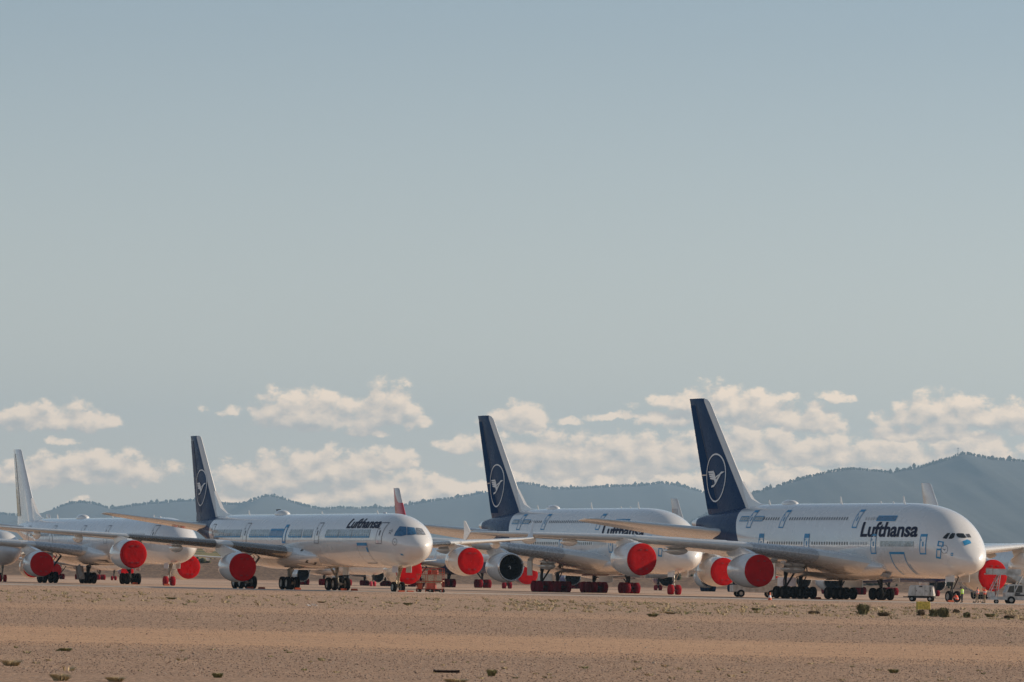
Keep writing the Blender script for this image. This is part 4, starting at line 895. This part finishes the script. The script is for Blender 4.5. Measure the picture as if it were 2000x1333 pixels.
M['dry'] = pmat('dry_grass', (.58, .46, .27), .9, 0, 0, .25, 6); M['green'] = pmat('sparse_green_grass', (.30, .28, .12), .9, 0, 0, .25, 6); M['olive'] = pmat('olive_shrub', (.22, .21, .10), .9, 0, 0, .3, 6); M['brown'] = pmat('brown_shrub', (.22, .165, .10), .9, 0, 0, .3, 6)
def tuft_mb(b, x, y, r_, h, n, rd, mi=0, spread=.8, wk=1.0):
    for _ in range(n):
        a = rd.uniform(0, 6.283); q = r_ * math.sqrt(rd.random()) * .55; px0, py0 = x + q * math.cos(a), y + q * math.sin(a)
        a2 = a + rd.uniform(-.6, .6); L = h * rd.uniform(.55, 1.05); ex = r_ * spread * rd.uniform(.2, .75); w_ = wk * rd.uniform(.006, .014) * (1 + y / 250)
        tx, ty = px0 + math.cos(a2) * ex, py0 + math.sin(a2) * ex; nx_, ny_ = -math.sin(a2 + .8) * w_, math.cos(a2 + .8) * w_
        mx, my = px0 + (tx - px0) * .4, py0 + (ty - py0) * .4
        b.add([(px0 - nx_, py0 - ny_, 0), (px0 + nx_, py0 + ny_, 0), (mx + nx_ * .8, my + ny_ * .8, L * .65), (mx - nx_ * .8, my - ny_ * .8, L * .65), (tx, ty, L)], [(0, 1, 2, 3), (3, 2, 4)], mi)
rd = random.Random(17); b = MB()
for _ in range(1900):        # weeds of the strip in front of the apron and a thin sprinkling elsewhere
    if rd.random() < .72: y = rd.uniform(300, 470); x = rd.uniform(-.1, .1) * y; 
    else: y = rd.choice([rd.uniform(98, 130), rd.uniform(180, 240)]); x = rd.uniform(-.095, .095) * y
    if y > 290 and x < 0 and rd.random() < .6: continue
    if y < 290 and rd.random() < .75: continue
    s_ = rd.uniform(.05, .17) * (1 if y > 250 else .35) * (1.6 if rd.random() < .06 else 1)
    tuft_mb(b, x, y, s_ * 2.2, s_, 14, rd, 0 if rd.random() < .82 else 1, 1.0, .9)
f = tag(b.build('grass', [M['dry'], M['green']], smooth=False, recalc=False, angle=0), 'thin dry grass sprinkled over the gravel strips', 'grass', kind='stuff')
# shrubs and tufts that can be told apart: (u, v of the foot, radius, height, kind, label)
SH = [(1685, 1201, .36, .62, 'olive', 'round olive shrub on the grassy strip, largest of the scrub bushes'), (1823, 1205, .24, .42, 'olive', 'dark shrub touching its right neighbour, below the yellow block'), (1842, 1206, .30, .52, 'olive', 'wider right half of the dark shrub pair below the yellow block'),
      (1799, 1203, .20, .30, 'brown', 'small brown shrub just below the left end of the yellow block'), (1725, 1204, .34, .20, 'brown', 'flat brown shrub right of the largest round shrub'), (1888, 1207, .18, .28, 'olive', 'small dark shrub right of the shrub pair'), (1590, 1200, .32, .16, 'brown', 'flat dry clump far left of the round olive shrub'),
      (1867, 1198, .18, .22, 'brown', 'little brown shrub above the small dark shrub'), (1933, 1206, .26, .22, 'green', 'yellowish green tuft near the right frame edge'), (1971, 1209, .26, .16, 'brown', 'flat brown tuft beside the right frame edge'), (1476, 1193, .26, .18, 'green', 'low tuft in front of the traffic cone'),
      (1745, 1315, .12, .08, 'green', 'dark tuft alone in the coarse gravel at lower right'), (960, 1321, .10, .12, 'green', 'olive tuft with a dark foot near the bottom middle'), (425, 1324, .10, .08, 'green', 'green tuft near the bottom left of centre'), (128, 1272, .16, .07, 'green', 'flat green tuft at the edge of the sandy lane on the left'),
      (22, 1301, .20, .11, 'dry', 'pale straw tuft in the lower left corner'), (118, 1330, .18, .11, 'dry', 'yellowish grass tuft cut by the bottom edge at left'), (225, 1332, .17, .08, 'dry', 'low yellow grass cut by the bottom edge'), (890, 1334, .24, .07, 'dry', 'fine pale grass at the bottom edge under the dark pipe'), (1275, 1205, .26, .16, 'green', 'low green weed in front of the middle airliner'),
      (1310, 1178 + 22, .3, .12, 'dry', 'thin straw clump in front of the cloth-wrapped nose wheels'), (628, 1178, .24, .10, 'dry', 'straw coloured weed on the strip before the long airliner'), (797, 1182, .28, .14, 'green', 'green weed below the long airliner\'s nose wheel'), (335, 1171, .3, .13, 'green', 'green weed in front of the plain white airliner')]
for (u, v, r_, h, kd, lab) in SH:
    x, y = gnd(u, v); root = empty('shrub' if kd in ('olive', 'brown') else 'grass_tuft', (x, y, 0)); k = (1 if y < 200 else 1.15)
    tag(root, lab, 'shrub' if kd in ('olive', 'brown') else 'grass tuft', 'shrubs and tufts on the open ground'); rd2 = random.Random(int(u))
    b = MB(); tuft_mb(b, 0, 0, r_ * k, h, 420 if y > 250 else 260, rd2, 0, 1.05, 1.9 if y > 250 else .9)
    if kd in ('olive', 'brown'):
        for _ in range(260):       # leaf sprays through the crown
            a = rd2.uniform(0, 6.283); e = rd2.uniform(.05, 1); q = r_ * math.sqrt(1 - (e * .85) ** 2) * rd2.uniform(.5, 1.05); s_ = .03 * (1 + y / 400)
            c = (math.cos(a) * q, math.sin(a) * q, h * e * .95); P_ = [(c[0] + rd2.uniform(-s_, s_) * 1.6, c[1] + rd2.uniform(-s_, s_) * 1.6, max(.01, c[2] + rd2.uniform(-s_, s_) * 1.6)) for _ in range(3)]; b.add(P_, [(0, 1, 2)])
    b.build('foliage', M[kd], root, smooth=False, recalc=False, angle=0)
    b = MB()
    for _ in range(7):
        a = rd2.uniform(0, 6.28); b.cyl((0, 0, -.02), (math.cos(a) * r_ * .5, math.sin(a) * r_ * .5, h * .6), .012, .006, 5)
    b.build('stem', M['brown'], root)

# ------------------------------------------------------------------ ground equipment
M['orange'] = pmat('orange_chock', (.38, .06, .015), .6, 0, 0, .15, 5); M['yellow'] = pmat('yellow_paint', (.66, .50, .08), .7, 0, 0, .25, 6, .3, 20); M['eqred'] = pmat('red_machine_paint', (.42, .05, .02), .5, 0, .2, .2, 3)
M['eqwhite'] = pmat('white_machine_paint', (.62, .62, .60), .45, 0, .2, .2, 2); M['cone'] = pmat('cone_orange', (.75, .12, .03), .5); M['grate'] = pmat('tan_mesh', (.42, .34, .24), .6, 0, 0, .3, 9); M['hiv'] = pmat('orange_vest', (.85, .10, .03), .6); M['lime'] = pmat('lime_vest', (.45, .75, .05), .6)
M['skin'] = pmat('skin', (.42, .23, .16), .6); M['hair'] = pmat('dark_hair', (.02, .015, .012), .6); M['khaki'] = pmat('khaki_trousers', (.24, .18, .11), .8); M['blackc'] = pmat('black_cloth', (.02, .02, .025), .8); M['shirt'] = pmat('grey_shirt', (.35, .35, .38), .8)
def chock(root, H_t, y, lab, sx=.34):
    # wedge pair standing on the ground beside a tyre of an airliner
    mw = root.matrix_basis; p = mw @ Vector((H_t, y, 0)); b = MB()
    b.add([(-.25, -.34, 0), (.25, -.34, 0), (.25, .34, 0), (-.25, .34, 0), (-.06, -.34, .22), (.08, -.34, .22), (.08, .34, .22), (-.06, .34, .22)], [(3, 2, 1, 0), (4, 5, 6, 7), (0, 1, 5, 4), (2, 3, 7, 6), (1, 2, 6, 5), (3, 0, 4, 7)])
    o = b.build('wheel_chock', M['orange'], smooth=False); o.location = (p.x, p.y, 0); o.rotation_euler = root.rotation_euler
    return tag(o, lab, 'chock', 'wheel chocks by the tyres')
for t_, y_, lab in ((5.7, .0, 'orange wheel chock right in front of the long airliner\'s nose wheels'), (6.0, -1.1, 'orange wheel chock to the right of the long airliner\'s nose wheels'),
    (37.9, 5.34, 'orange wheel chock at the left main wheels of the long airliner'), (37.9, -5.34, 'orange wheel chock at the right main wheels of the long airliner'), (38.3, -.2, 'orange wheel chock at the centre main wheels of the long airliner'), (38.0, 4.0, 'orange wheel chock right of the left main wheels of the long airliner'), (38.0, -6.6, 'orange wheel chock right of the right main wheels of the long airliner')): chock(long_, t_, y_, lab)
chock(plain, 37.9, -5.34, 'orange wheel chock at the bare black wheels below the covered outboard engine'); chock(plain, 5.8, .6, 'orange wheel chock under the red-wrapped nose wheels of the plain airliner')
chock(near, 3.9, .9, 'orange wheel chock left of the large airliner\'s nose wheel'); chock(near, 34.4, 1.6, 'orange wheel chock among the large airliner\'s body wheels')
# yellow block
x, y = gnd(1803, 1191); r_ = empty('marker_block', (x, y, 0), .25); tag(r_, 'weathered yellow concrete block on the grassy strip', 'block')
b = MB(); b.box((0, 0, .29), (.98, .42, .58), taper=.97); o = b.build('block', M['yellow'], r_, smooth=False); bv = o.modifiers.new('bevel', 'BEVEL'); bv.width = .02
b = MB(); b.cyl((-.2, 0, .56), (-.2, 0, .62), .02); b.cyl((.2, 0, .56), (.2, 0, .62), .02); b.cyl((-.2, 0, .62), (.2, 0, .62), .02); b.build('lifting_loop', M['steel'], r_)
# traffic cone
x, y = gnd(1513, 1176.5); r_ = empty('traffic_cone', (x, 590, 0)); r_.location.x = (1513 - 1000) / FOC * 590
tag(r_, 'orange traffic cone with a pale band standing on the apron edge', 'traffic cone')
b = MB(); b.rev([(0, .19), (.25, .15)], axis='z', n=16); b.rev([(.5, .095), (.78, .045), (.8, .02)], axis='z', n=16); b.box((0, 0, .02), (.46, .46, .05)); b.build('cone_body', M['cone'], r_)
b = MB(); b.rev([(.25, .15), (.5, .095)], axis='z', n=16); b.build('reflective_band', M['logo'], r_)
# dark pipe and pale scrap in the foreground
x, y = gnd(872, 1314.5); b = MB(); b.cyl((-.23, 0, .02), (.23, .03, .025), .024, n=10); b.cyl((-.235, 0, .02), (-.20, 0, .02), .03, n=10); b.cyl((.2, .03, .025), (.235, .03, .025), .03, n=10)
o = b.build('pipe', pmat('rusty_steel', (.05, .03, .02), .8, .3, 0, .3, 20)); o.location = (x, y, 0); tag(o, 'short dark rusty pipe lying on the gravel near the bottom edge', 'pipe')
x, y = gnd(609, 1184.5); b = MB(); rr2 = random.Random(2)
for k in range(9): b.add([(k * .07 - .3 + rr2.uniform(-.04, .04), rr2.uniform(-.1, .1), rr2.uniform(0, .16)) for _ in range(3)] + [(k * .07 - .25, .05, .02)], [(0, 1, 2), (0, 2, 3), (1, 2, 3)])
o = b.build('plastic_scrap', M['logo'], smooth=False, recalc=False); o.location = (x, y, 0); tag(o, 'crumpled white plastic scrap on the ground before the long airliner', 'scrap')

# wheeled machines
def wheel(parent, c, r, w_, n=18):
    b = MB(); b.rev([(-w_ / 2, r * .5), (-w_ / 2, r * .93), (-w_ * .35, r), (w_ * .35, r), (w_ / 2, r * .93), (w_ / 2, r * .5)], (c[0], c[1], c[2]), 'y', n)
    b.rev([(-w_ * .4, .01), (-w_ * .42, r * .2), (-w_ * .3, r * .45), (-w_ / 2, r * .52)], (c[0], c[1], c[2]), 'y', n, 1); b.rev([(w_ * .4, .01), (w_ * .42, r * .2), (w_ * .3, r * .45), (w_ / 2, r * .52)], (c[0], c[1], c[2]), 'y', n, 1)
    return b.build('wheel', [M['tyre'], M['hub']], parent, angle=50)
x, y = gnd(1800, 1175.5); r_ = empty('ground_power_unit', (x, y, 0), math.radians(-12)); tag(r_, 'white box bodied power trailer on small wheels left of the lime vested person', 'power unit')
b = MB(); prof = [(-1.35, .62), (-1.42, .8), (-1.28, 1.62), (-1.15, 1.8), (1.15, 1.78), (1.3, 1.66), (1.42, .85), (1.4, .62)]; m = len(prof)
b.add([(a, -.75, c) for a, c in prof] + [(a, .75, c) for a, c in prof], [tuple(range(m)), tuple(range(m, 2 * m))[::-1]] + [(i, (i + 1) % m, m + (i + 1) % m, m + i) for i in range(m)])
o = b.build('canopy', M['eqwhite'], r_, smooth=False); bv = o.modifiers.new('bevel', 'BEVEL'); bv.width = .05; bv.segments = 2
b = MB(); b.box((0, 0, .52), (2.9, 1.3, .22)); b.box((-1.7, 0, .5), (.7, .1, .1)); b.build('chassis', M['dark'], r_, smooth=False)
for dx_ in (-.6, .45, .98):
    b = MB(); b.box((dx_, -.77, 1.2), (.02, .02, .95)); b.box((dx_ + .12, -.78, 1.2), (.06, .04, .14)); b.build('panel_latch', M['dark'], r_, smooth=False)
b = MB(); b.box((1.05, -.78, 1.15), (.03, .03, 1.1)); b.box((.0, -.78, 1.66), (.34, .03, .12)); b.build('hose', M['dark'], r_, smooth=False)
for a in (-1.0, 1.0):
    for c in (-.62, .62): wheel(r_, (a, c, .31), .31, .2)
# scissor platform with machines
x, y = gnd(840, 1158.3); r_ = empty('service_platform', (x, y, 0), math.radians(-8)); tag(r_, 'red and tan mesh sided service platform right of the long airliner nose', 'work platform')
b = MB()
for a in (-1.3, -.4, .5, 1.35):
    for c in (-.6, .6): b.box((a, c, 1.0), (.06, .06, 2.0))
for z in (.42, 1.18, 1.9): b.box((0, -.6, z), (2.8, .06, .07)); b.box((0, .6, z), (2.8, .06, .07))
for z in (2.15, 2.55): b.box((.3, -.6, z), (2.1, .04, .05)); b.box((.3, .6, z), (2.1, .04, .05))
for a in (-.7, 0, .7, 1.35): b.box((a, -.6, 2.2), (.05, .05, .75)); b.box((a, .6, 2.2), (.05, .05, .75))
b.build('frame', M['eqred'], r_, smooth=False)
b = MB(); b.box((.3, 0, 1.26), (2.2, 1.2, .08)); b.box((-.1, 0, 1.1), (2.6, 1.2, .14)); b.build('deck', M['grate'], r_, smooth=False)
b = MB()
for k in range(22): b.box((-.75 + k * .1, -.62, 1.62), (.025, .02, .62))
for k in range(5): b.box((.3, -.63, 1.36 + k * .14), (2.1, .02, .02))
b.build('mesh_side', M['grate'], r_, smooth=False)
for c, d, nm, mt in (((.55, -.35, 2.15), (.62, .5, .42), 'control_box', 'eqred'), ((-.05, -.3, 2.1), (.32, .4, .5), 'fire_extinguisher', 'red'), ((.15, -.2, .8), (1.0, .8, .85), 'generator', 'eqred'), ((-1.0, -.2, .72), (.5, .7, .75), 'generator', 'orange'), ((.3, .05, .28), (1.5, .9, .26), 'skid', 'dark')):
    o = MB().box(c, d, 0, 0, 0, .93).build(nm, M[mt], r_, smooth=False); bv = o.modifiers.new('bevel', 'BEVEL'); bv.width = .03
for a in (-1.2, .1, 1.25): wheel(r_, (a, -.5, .22), .22, .14); wheel(r_, (a, .5, .22), .22, .14)
# boarding stairs truck, cut by the right frame edge
x, y = gnd(1966, 1180.5); r_ = empty('stairs_truck', (x, y, 0), math.radians(4)); tag(r_, 'white boarding stairs truck at the right edge before a red engine cover', 'stairs truck')
b = MB(); b.box((.9, 0, .62), (5.4, 1.7, .34)); b.box((-1.65, 0, .95), (.55, 1.7, .5)); b.box((-1.15, 0, .5), (1.5, 1.9, .12)); b.build('chassis', M['eqwhite'], r_, smooth=False)
b = MB(); prof = [(-.25, .78), (-.3, 1.2), (.05, 1.95), (.35, 2.08), (1.6, 2.08), (1.7, 1.2), (1.7, .78)]; m = len(prof)
b.add([(a, -.88, c) for a, c in prof] + [(a, .88, c) for a, c in prof], [tuple(range(m)), tuple(range(m, 2 * m))[::-1]] + [(i, (i + 1) % m, m + (i + 1) % m, m + i) for i in range(m)]); cab = b.build('cab', M['eqwhite'], r_, smooth=False)
for P_ in ([(-.1, 1.22), (.15, 1.88), (.62, 1.95), (.62, 1.22)], [(.72, 1.22), (.72, 1.95), (1.5, 1.95), (1.5, 1.22)]):
    b = MB(); b.add([(a, -.895, c) for a, c in P_] + [(a, -.885, c) for a, c in P_], [(0, 1, 2, 3), (7, 6, 5, 4)]); b.build('side_window', M['glass'], cab, smooth=False, recalc=False)
b = MB(); b.add([(-.29, -.8, 1.25), (-.29, .8, 1.25), (.03, .8, 1.92), (.03, -.8, 1.92)], [(0, 1, 2, 3)]); b.build('windscreen', M['glass'], cab, smooth=False, recalc=False)
MB().box((1.2, -.9, .95), (1.0, .03, .16)).build('tool_locker', M['dark'], r_, smooth=False); MB().box((1.0, -.9, 1.12), (.5, .03, .12)).build('vent', M['dark'], r_, smooth=False)
wheel(r_, (.35, -.8, .42), .42, .28); wheel(r_, (.35, .8, .42), .42, .28); wheel(r_, (3.0, -.8, .42), .42, .28); wheel(r_, (3.0, .8, .42), .42, .28); wheel(r_, (-1.2, -.7, .26), .26, .2)
b = MB(); b.box((-1.6, 0, 3.1), (1.4, 1.5, .1)); b.box((-.1, -.75, 3.35), (2.9, .06, .62)); b.box((-1.9, -.76, 3.35), (.9, .05, .62)); b.box((-.1, .75, 3.35), (2.9, .06, .62)); b.build('platform', M['eqwhite'], r_, smooth=False)
b = MB(); b.box((-2.32, -.79, 3.35), (.05, .06, .7)); b.box((-1.62, -.8, 3.35), (.05, .04, .62)); b.box((-1.95, -.79, 3.72), (.7, .07, .06)); b.build('platform_rail', M['grate'], r_, smooth=False)
b = MB(); P_ = [(-.2, 3.62), (-.2, 3.1), (4.6, .6), (5.4, .6), (5.4, .95)]; m = 5
for s_ in (-.78, .72): b.add([(a, s_, c) for a, c in P_] + [(a, s_ + .06, c) for a, c in P_], [tuple(range(m)), tuple(range(m, 2 * m))[::-1]] + [(i, (i + 1) % m, m + (i + 1) % m, m + i) for i in range(m)])
for k in range(14): b.box((.2 + k * .36, 0, 2.95 - k * .182), (.36, 1.46, .04))
b.build('stairs', M['eqwhite'], r_, smooth=False)
for s_ in (-.72, .72):
    b = MB(); b.cyl((-1.1, s_, .7), (-.8, s_, 3.05), .05); b.cyl((-1.9, s_, 1.1), (-.9, s_, 3.05), .045)
    for k in range(6): b.box((-1.3 + .04 * k, s_, .9 + k * .34), (.9 - .09 * k, .03, .03))
    b.build('lift_frame', M['eqwhite'], r_, smooth=False); MB().cyl((.5, s_ * 1.3, .9), (1.5, s_ * 1.2, 3.0), .07).build('boom', M['eqwhite'], r_, smooth=False)
b = MB(); b.cyl((-1.25, .1, .8), (-1.0, .1, 2.9), .09); b.box((-1.3, -.4, 1.9), (.3, .1, .8)); b.build('lift_ram', M['eqred'], r_, smooth=False)
# wire barrier left of the truck
r_ = empty('wire_barrier', (x - 2.95, y + .3, 0)); tag(r_, 'low open wire trolley between the orange vested people and the stairs truck', 'trolley'); b = MB()
for k in range(5): b.cyl((-.5 + k * .25, 0, .15), (-.5 + k * .25, 0, 1.25), .02, n=6)
for k in range(5): b.cyl((-.5, 0, .2 + k * .26), (.5, 0, .2 + k * .26), .02, n=6)
b.build('wire_panel', M['grate'], r_, smooth=False)
for k in (-.45, .45): wheel(r_, (k, 0, .1), .1, .05, 10)
# pick-up behind the covered inboard engine of the large airliner
x, y = gnd(1490, 1168.5); r_ = empty('service_truck', (x, y + 24, 0), math.radians(10)); r_.scale = (1.05, 1.05, 1.05); tag(r_, 'white service truck with red roof box half hidden behind a covered engine', 'truck')
b = MB(); prof = [(-2.6, .6), (-2.6, 1.35), (-.6, 1.4), (-.4, 2.2), (1.0, 2.25), (1.5, 1.45), (2.5, 1.3), (2.6, .6)]; m = len(prof)
b.add([(a, -.95, c) for a, c in prof] + [(a, .95, c) for a, c in prof], [tuple(range(m)), tuple(range(m, 2 * m))[::-1]] + [(i, (i + 1) % m, m + (i + 1) % m, m + i) for i in range(m)]); b.build('body', M['eqwhite'], r_, smooth=False)
b = MB(); b.add([(a, -.965, c) for a, c in ((-.35, 1.45), (-.25, 2.1), (.9, 2.12), (1.3, 1.48))], [(0, 1, 2, 3)]); b.build('side_window', M['glass'], r_, smooth=False, recalc=False)
MB().box((.2, 0, 2.5), (1.6, 1.5, .5), 0, 0, 0, .8).build('roof_box', M['eqred'], r_, smooth=False)
for a in (-1.7, 1.8):
    for c in (-.9, .9): wheel(r_, (a, c, .42), .42, .26)

# ------------------------------------------------------------------ people
def person(name_loc, rz, label, pose, top, legs, vest=None, hairc='hair'):
    # joints: metres, x = facing direction
    J = dict(pelvis=(0, 0, .95), waist=(0, 0, 1.1), chest=(.01, 0, 1.32), neck=(.0, 0, 1.49), head=(.02, 0, 1.56), crown=(.01, 0, 1.73))
    for s_, k in ((-1, 'r'), (1, 'l')):
        J.update({k + 'hip': (0, .1 * s_, .92), k + 'knee': (.03, .12 * s_, .5), k + 'ankle': (-.01, .13 * s_, .09), k + 'toe': (.17, .15 * s_, .04), k + 'sh': (0, .19 * s_, 1.43), k + 'el': (-.03, .25 * s_, 1.15), k + 'wr': (.06, .26 * s_, .92), k + 'hand': (.08, .26 * s_, .84)})
    J.update(pose)
    E_ = [('pelvis', 'waist', .135, .125), ('waist', 'chest', .125, .15), ('chest', 'neck', .15, .055), ('neck', 'head', .055, .08), ('head', 'crown', .085, .075)]
    for k in 'rl': E_ += [('pelvis', k + 'hip', .13, .09), (k + 'hip', k + 'knee', .09, .06), (k + 'knee', k + 'ankle', .06, .042), (k + 'ankle', k + 'toe', .045, .035), ('chest', k + 'sh', .1, .06), (k + 'sh', k + 'el', .058, .044), (k + 'el', k + 'wr', .044, .03), (k + 'wr', k + 'hand', .03, .035)]
    names = list(J); vs = [Vector(J[n]) for n in names]; rad = {}
    for a, b_, ra, rb in E_: rad[a] = ra; rad[b_] = rb
    ed = [(names.index(a), names.index(b_)) for a, b_, _, _ in E_]; R_ = [rad[n] for n in names]
    for k in 'rl':          # five fingers of different lengths, slightly curled, thumb from the side of the palm
        h = Vector(J[k + 'hand']); d = (h - Vector(J[k + 'wr'])).normalized(); sd = d.cross(Vector((1, 0, .2))).normalized(); pn = d.cross(sd)
        for i, L in enumerate((.075, .085, .08, .062)):
            a = h + sd * (-.028 + .019 * i) + d * .015; i0 = len(vs); vs += [a, a + d * L * .55 + pn * .006, a + d * L + pn * .024]; R_ += [.010, .009, .008]; ed += [(names.index(k + 'hand'), i0), (i0, i0 + 1), (i0 + 1, i0 + 2)]
        a = h - d * .02 - sd * .03; i0 = len(vs); vs += [a - sd * .02 + d * .03, a - sd * .03 + d * .06]; R_ += [.011, .009]; ed += [(names.index(k + 'hand'), i0), (i0, i0 + 1)]
    me = bpy.data.meshes.new('person'); me.from_pydata([tuple(v) for v in vs], ed, []); o = bpy.data.objects.new('person', me); col.objects.link(o)
    sk = o.modifiers.new('skin', 'SKIN'); sub = o.modifiers.new('sub', 'SUBSURF'); sub.levels = sub.render_levels = 1
    for v, r in zip(me.skin_vertices[0].data, R_): v.radius = (r, r)
    me.skin_vertices[0].data[0].use_root = True
    dg = bpy.context.evaluated_depsgraph_get(); dg.update(); m2 = bpy.data.meshes.new_from_object(o.evaluated_get(dg)); o.modifiers.clear(); o.data = m2; bpy.data.meshes.remove(me)
    m2.materials.clear(); [m2.materials.append(M[k]) for k in ('skin', top, legs, 'blackc', hairc)]
    segs = [(Vector(J[a]), Vector(J[b_]), mi) for a, b_, mi in [('pelvis', 'waist', 2), ('waist', 'chest', 1), ('chest', 'neck', 1), ('neck', 'head', 0), ('head', 'crown', 0)] + [(k + a, k + b_, mi) for k in 'rl' for a, b_, mi in (('hip', 'knee', 2), ('knee', 'ankle', 2), ('ankle', 'toe', 3), ('sh', 'el', 1), ('el', 'wr', 1), ('wr', 'hand', 0))]]
    hd, cr = Vector(J['head']), Vector(J['crown'])
    for p in m2.polygons:
        c = p.center; best = min(segs, key=lambda s: (c - (s[0] + (s[1] - s[0]) * min(max((c - s[0]).dot(s[1] - s[0]) / (s[1] - s[0]).length_squared, 0), 1))).length)
        p.material_index = best[2]
        if best[1] == cr and (c.z > cr.z - .02 or c.x < hd.x - .03): p.material_index = 4
        p.use_smooth = True
    # face: nose, ears, eyes, mouth
    f = MB(); hc = (hd + cr) / 2
    f.rev([(0, .002), (.02, .012), (.035, .002)], (hc.x + .075, hc.y, hc.z - .015), n=8); f.box((hc.x, hc.y - .088, hc.z - .01), (.03, .014, .05)); f.box((hc.x, hc.y + .088, hc.z - .01), (.03, .014, .05))
    f.build('nose_and_ears', M['skin'], o)
    f = MB(); f.box((hc.x + .078, hc.y - .03, hc.z + .01), (.012, .022, .009)); f.box((hc.x + .078, hc.y + .03, hc.z + .01), (.012, .022, .009)); f.box((hc.x + .074, hc.y, hc.z - .055), (.012, .04, .006)); f.build('eyes_and_mouth', M['hair'], o, smooth=False)
    if vest:
        w0, c0, n0 = Vector(J['waist']), Vector(J['chest']), Vector(J['neck']); q = MB(); rows = []
        for (p, a, b_) in ((w0 - Vector((0, 0, .14)), .155, .185), (w0, .155, .185), ((w0 + c0) / 2, .165, .20), (c0, .175, .225), (c0 + (n0 - c0) * .6, .14, .20), (n0 - Vector((0, 0, .02)), .08, .10)):
            rows += [(p.x + a * math.cos(t) , p.y + b_ * math.sin(t), p.z) for t in [2 * math.pi * i / 18 for i in range(18)]]
        q.add(rows, [(k * 18 + i, k * 18 + (i + 1) % 18, (k + 1) * 18 + (i + 1) % 18, (k + 1) * 18 + i) for k in range(5) for i in range(18)]); v_ = q.build('safety_vest', M[vest], o)
        q = MB()
        for p, a, b_ in ((w0 + Vector((0, 0, .03)), .166, .198), (c0 - Vector((0, 0, .06)), .18, .228)): q.rev([(-.03, 1), (.03, 1)], (0, 0, 0), 'z', 18); q.v[-36:] = [(p.x + x_ * a, p.y + y_ * b_, p.z + z_) for x_, y_, z_ in q.v[-36:]]
        q.build('reflective_stripe', M['logo'], v_, recalc=False)
    o.location = name_loc; o.rotation_euler = (0, 0, rz)
    return tag(o, label, 'person', 'ground crew')
px0, py0 = gnd(1909, 1178.2); person((px0, py0, 0), math.radians(165), 'orange vested person in khaki trousers holding a cord, standing next to the lime one', dict(rel=(.18, -.24, 1.2), rwr=(.42, -.2, 1.22), rhand=(.5, -.19, 1.23), lknee=(.06, .14, .5), lankle=(.12, .16, .09), ltoe=(.29, .17, .04), rankle=(-.12, -.13, .09), rtoe=(.05, -.14, .04)), 'shirt', 'khaki', 'hiv')
px1, py1 = gnd(1923, 1179); person((px1, py1, 0), math.radians(200), 'orange vested person with raised arms nearest to the stairs truck', dict(rel=(.16, -.28, 1.38), rwr=(.22, -.1, 1.6), rhand=(.24, -.05, 1.66), lel=(.16, .28, 1.38), lwr=(.22, .1, 1.6), lhand=(.24, .05, 1.66)), 'hiv', 'khaki', 'hiv')
px2, py2 = gnd(1879, 1177.8); person((px2, py2, 0), math.radians(150), 'person in a lime yellow top and black trousers standing at the nose wheel', dict(rel=(.15, -.24, 1.18), rwr=(.36, -.18, 1.25), rhand=(.43, -.17, 1.28)), 'lime', 'blackc', 'lime')
px3, py3 = gnd(1868, 1177.8)
person((px3, py3, 0), math.radians(120), 'crouching person in an orange vest beside the nose wheel', dict(pelvis=(-.15, 0, .32), waist=(-.08, 0, .46), chest=(.06, 0, .66), neck=(.12, 0, .8), head=(.15, 0, .87), crown=(.17, 0, 1.03), rhip=(-.12, -.1, .3), lhip=(-.12, .1, .3), rknee=(.25, -.16, .5), lknee=(.28, .16, .48), rankle=(.02, -.14, .09), lankle=(.04, .14, .09), rtoe=(.2, -.15, .04), ltoe=(.22, .15, .04), rsh=(.08, -.19, .76), lsh=(.08, .19, .76), rel=(.25, -.22, .55), rwr=(.45, -.16, .5), rhand=(.52, -.14, .5), lel=(.27, .22, .55), lwr=(.46, .15, .45), lhand=(.53, .13, .43)), 'hiv', 'blackc', 'hiv')
# cord from the nose of the large airliner down to the person's hand
hnd = Matrix.Rotation(math.radians(165), 4, 'Z') @ Vector((.55, -.19, 1.23)) + Vector((px0, py0, 0)); top = near.matrix_basis @ Vector((3.3, .5, 2.9)); b = MB(); pv_ = None
for k in range(17):
    t = k / 16; p = top.lerp(hnd, t); p.z -= .5 * math.sin(math.pi * t)
    if pv_ is not None: b.cyl(pv_, p, .02, n=6)
    pv_ = p
tag(b.build('cord', M['grate']), 'slack pale cord hanging from the large airliner\'s nose to a person\'s hand', 'cord')

# ------------------------------------------------------------------ haze between here and the hills
b = MB(); b.box((0, 14500, 409), (34000, 32000, 820)); hz = b.build('haze', bpy.data.materials.new('haze_air'), smooth=False, recalc=True)
tag(hz, kind='stuff'); hz['label'] = 'pale blue air haze veiling the hills'; hz['category'] = 'haze'
hm = hz.data.materials[0]; hm.use_nodes = True; t = hm.node_tree; t.nodes.clear()
o_ = t.nodes.new('ShaderNodeOutputMaterial'); pvn = t.nodes.new('ShaderNodeVolumePrincipled'); t.links.new(pvn.outputs[0], o_.inputs['Volume'])
pvn.inputs['Color'].default_value = (.50, .75, 1.0, 1); pvn.inputs['Density'].default_value = 3.3e-5; pvn.inputs['Anisotropy'].default_value = .2
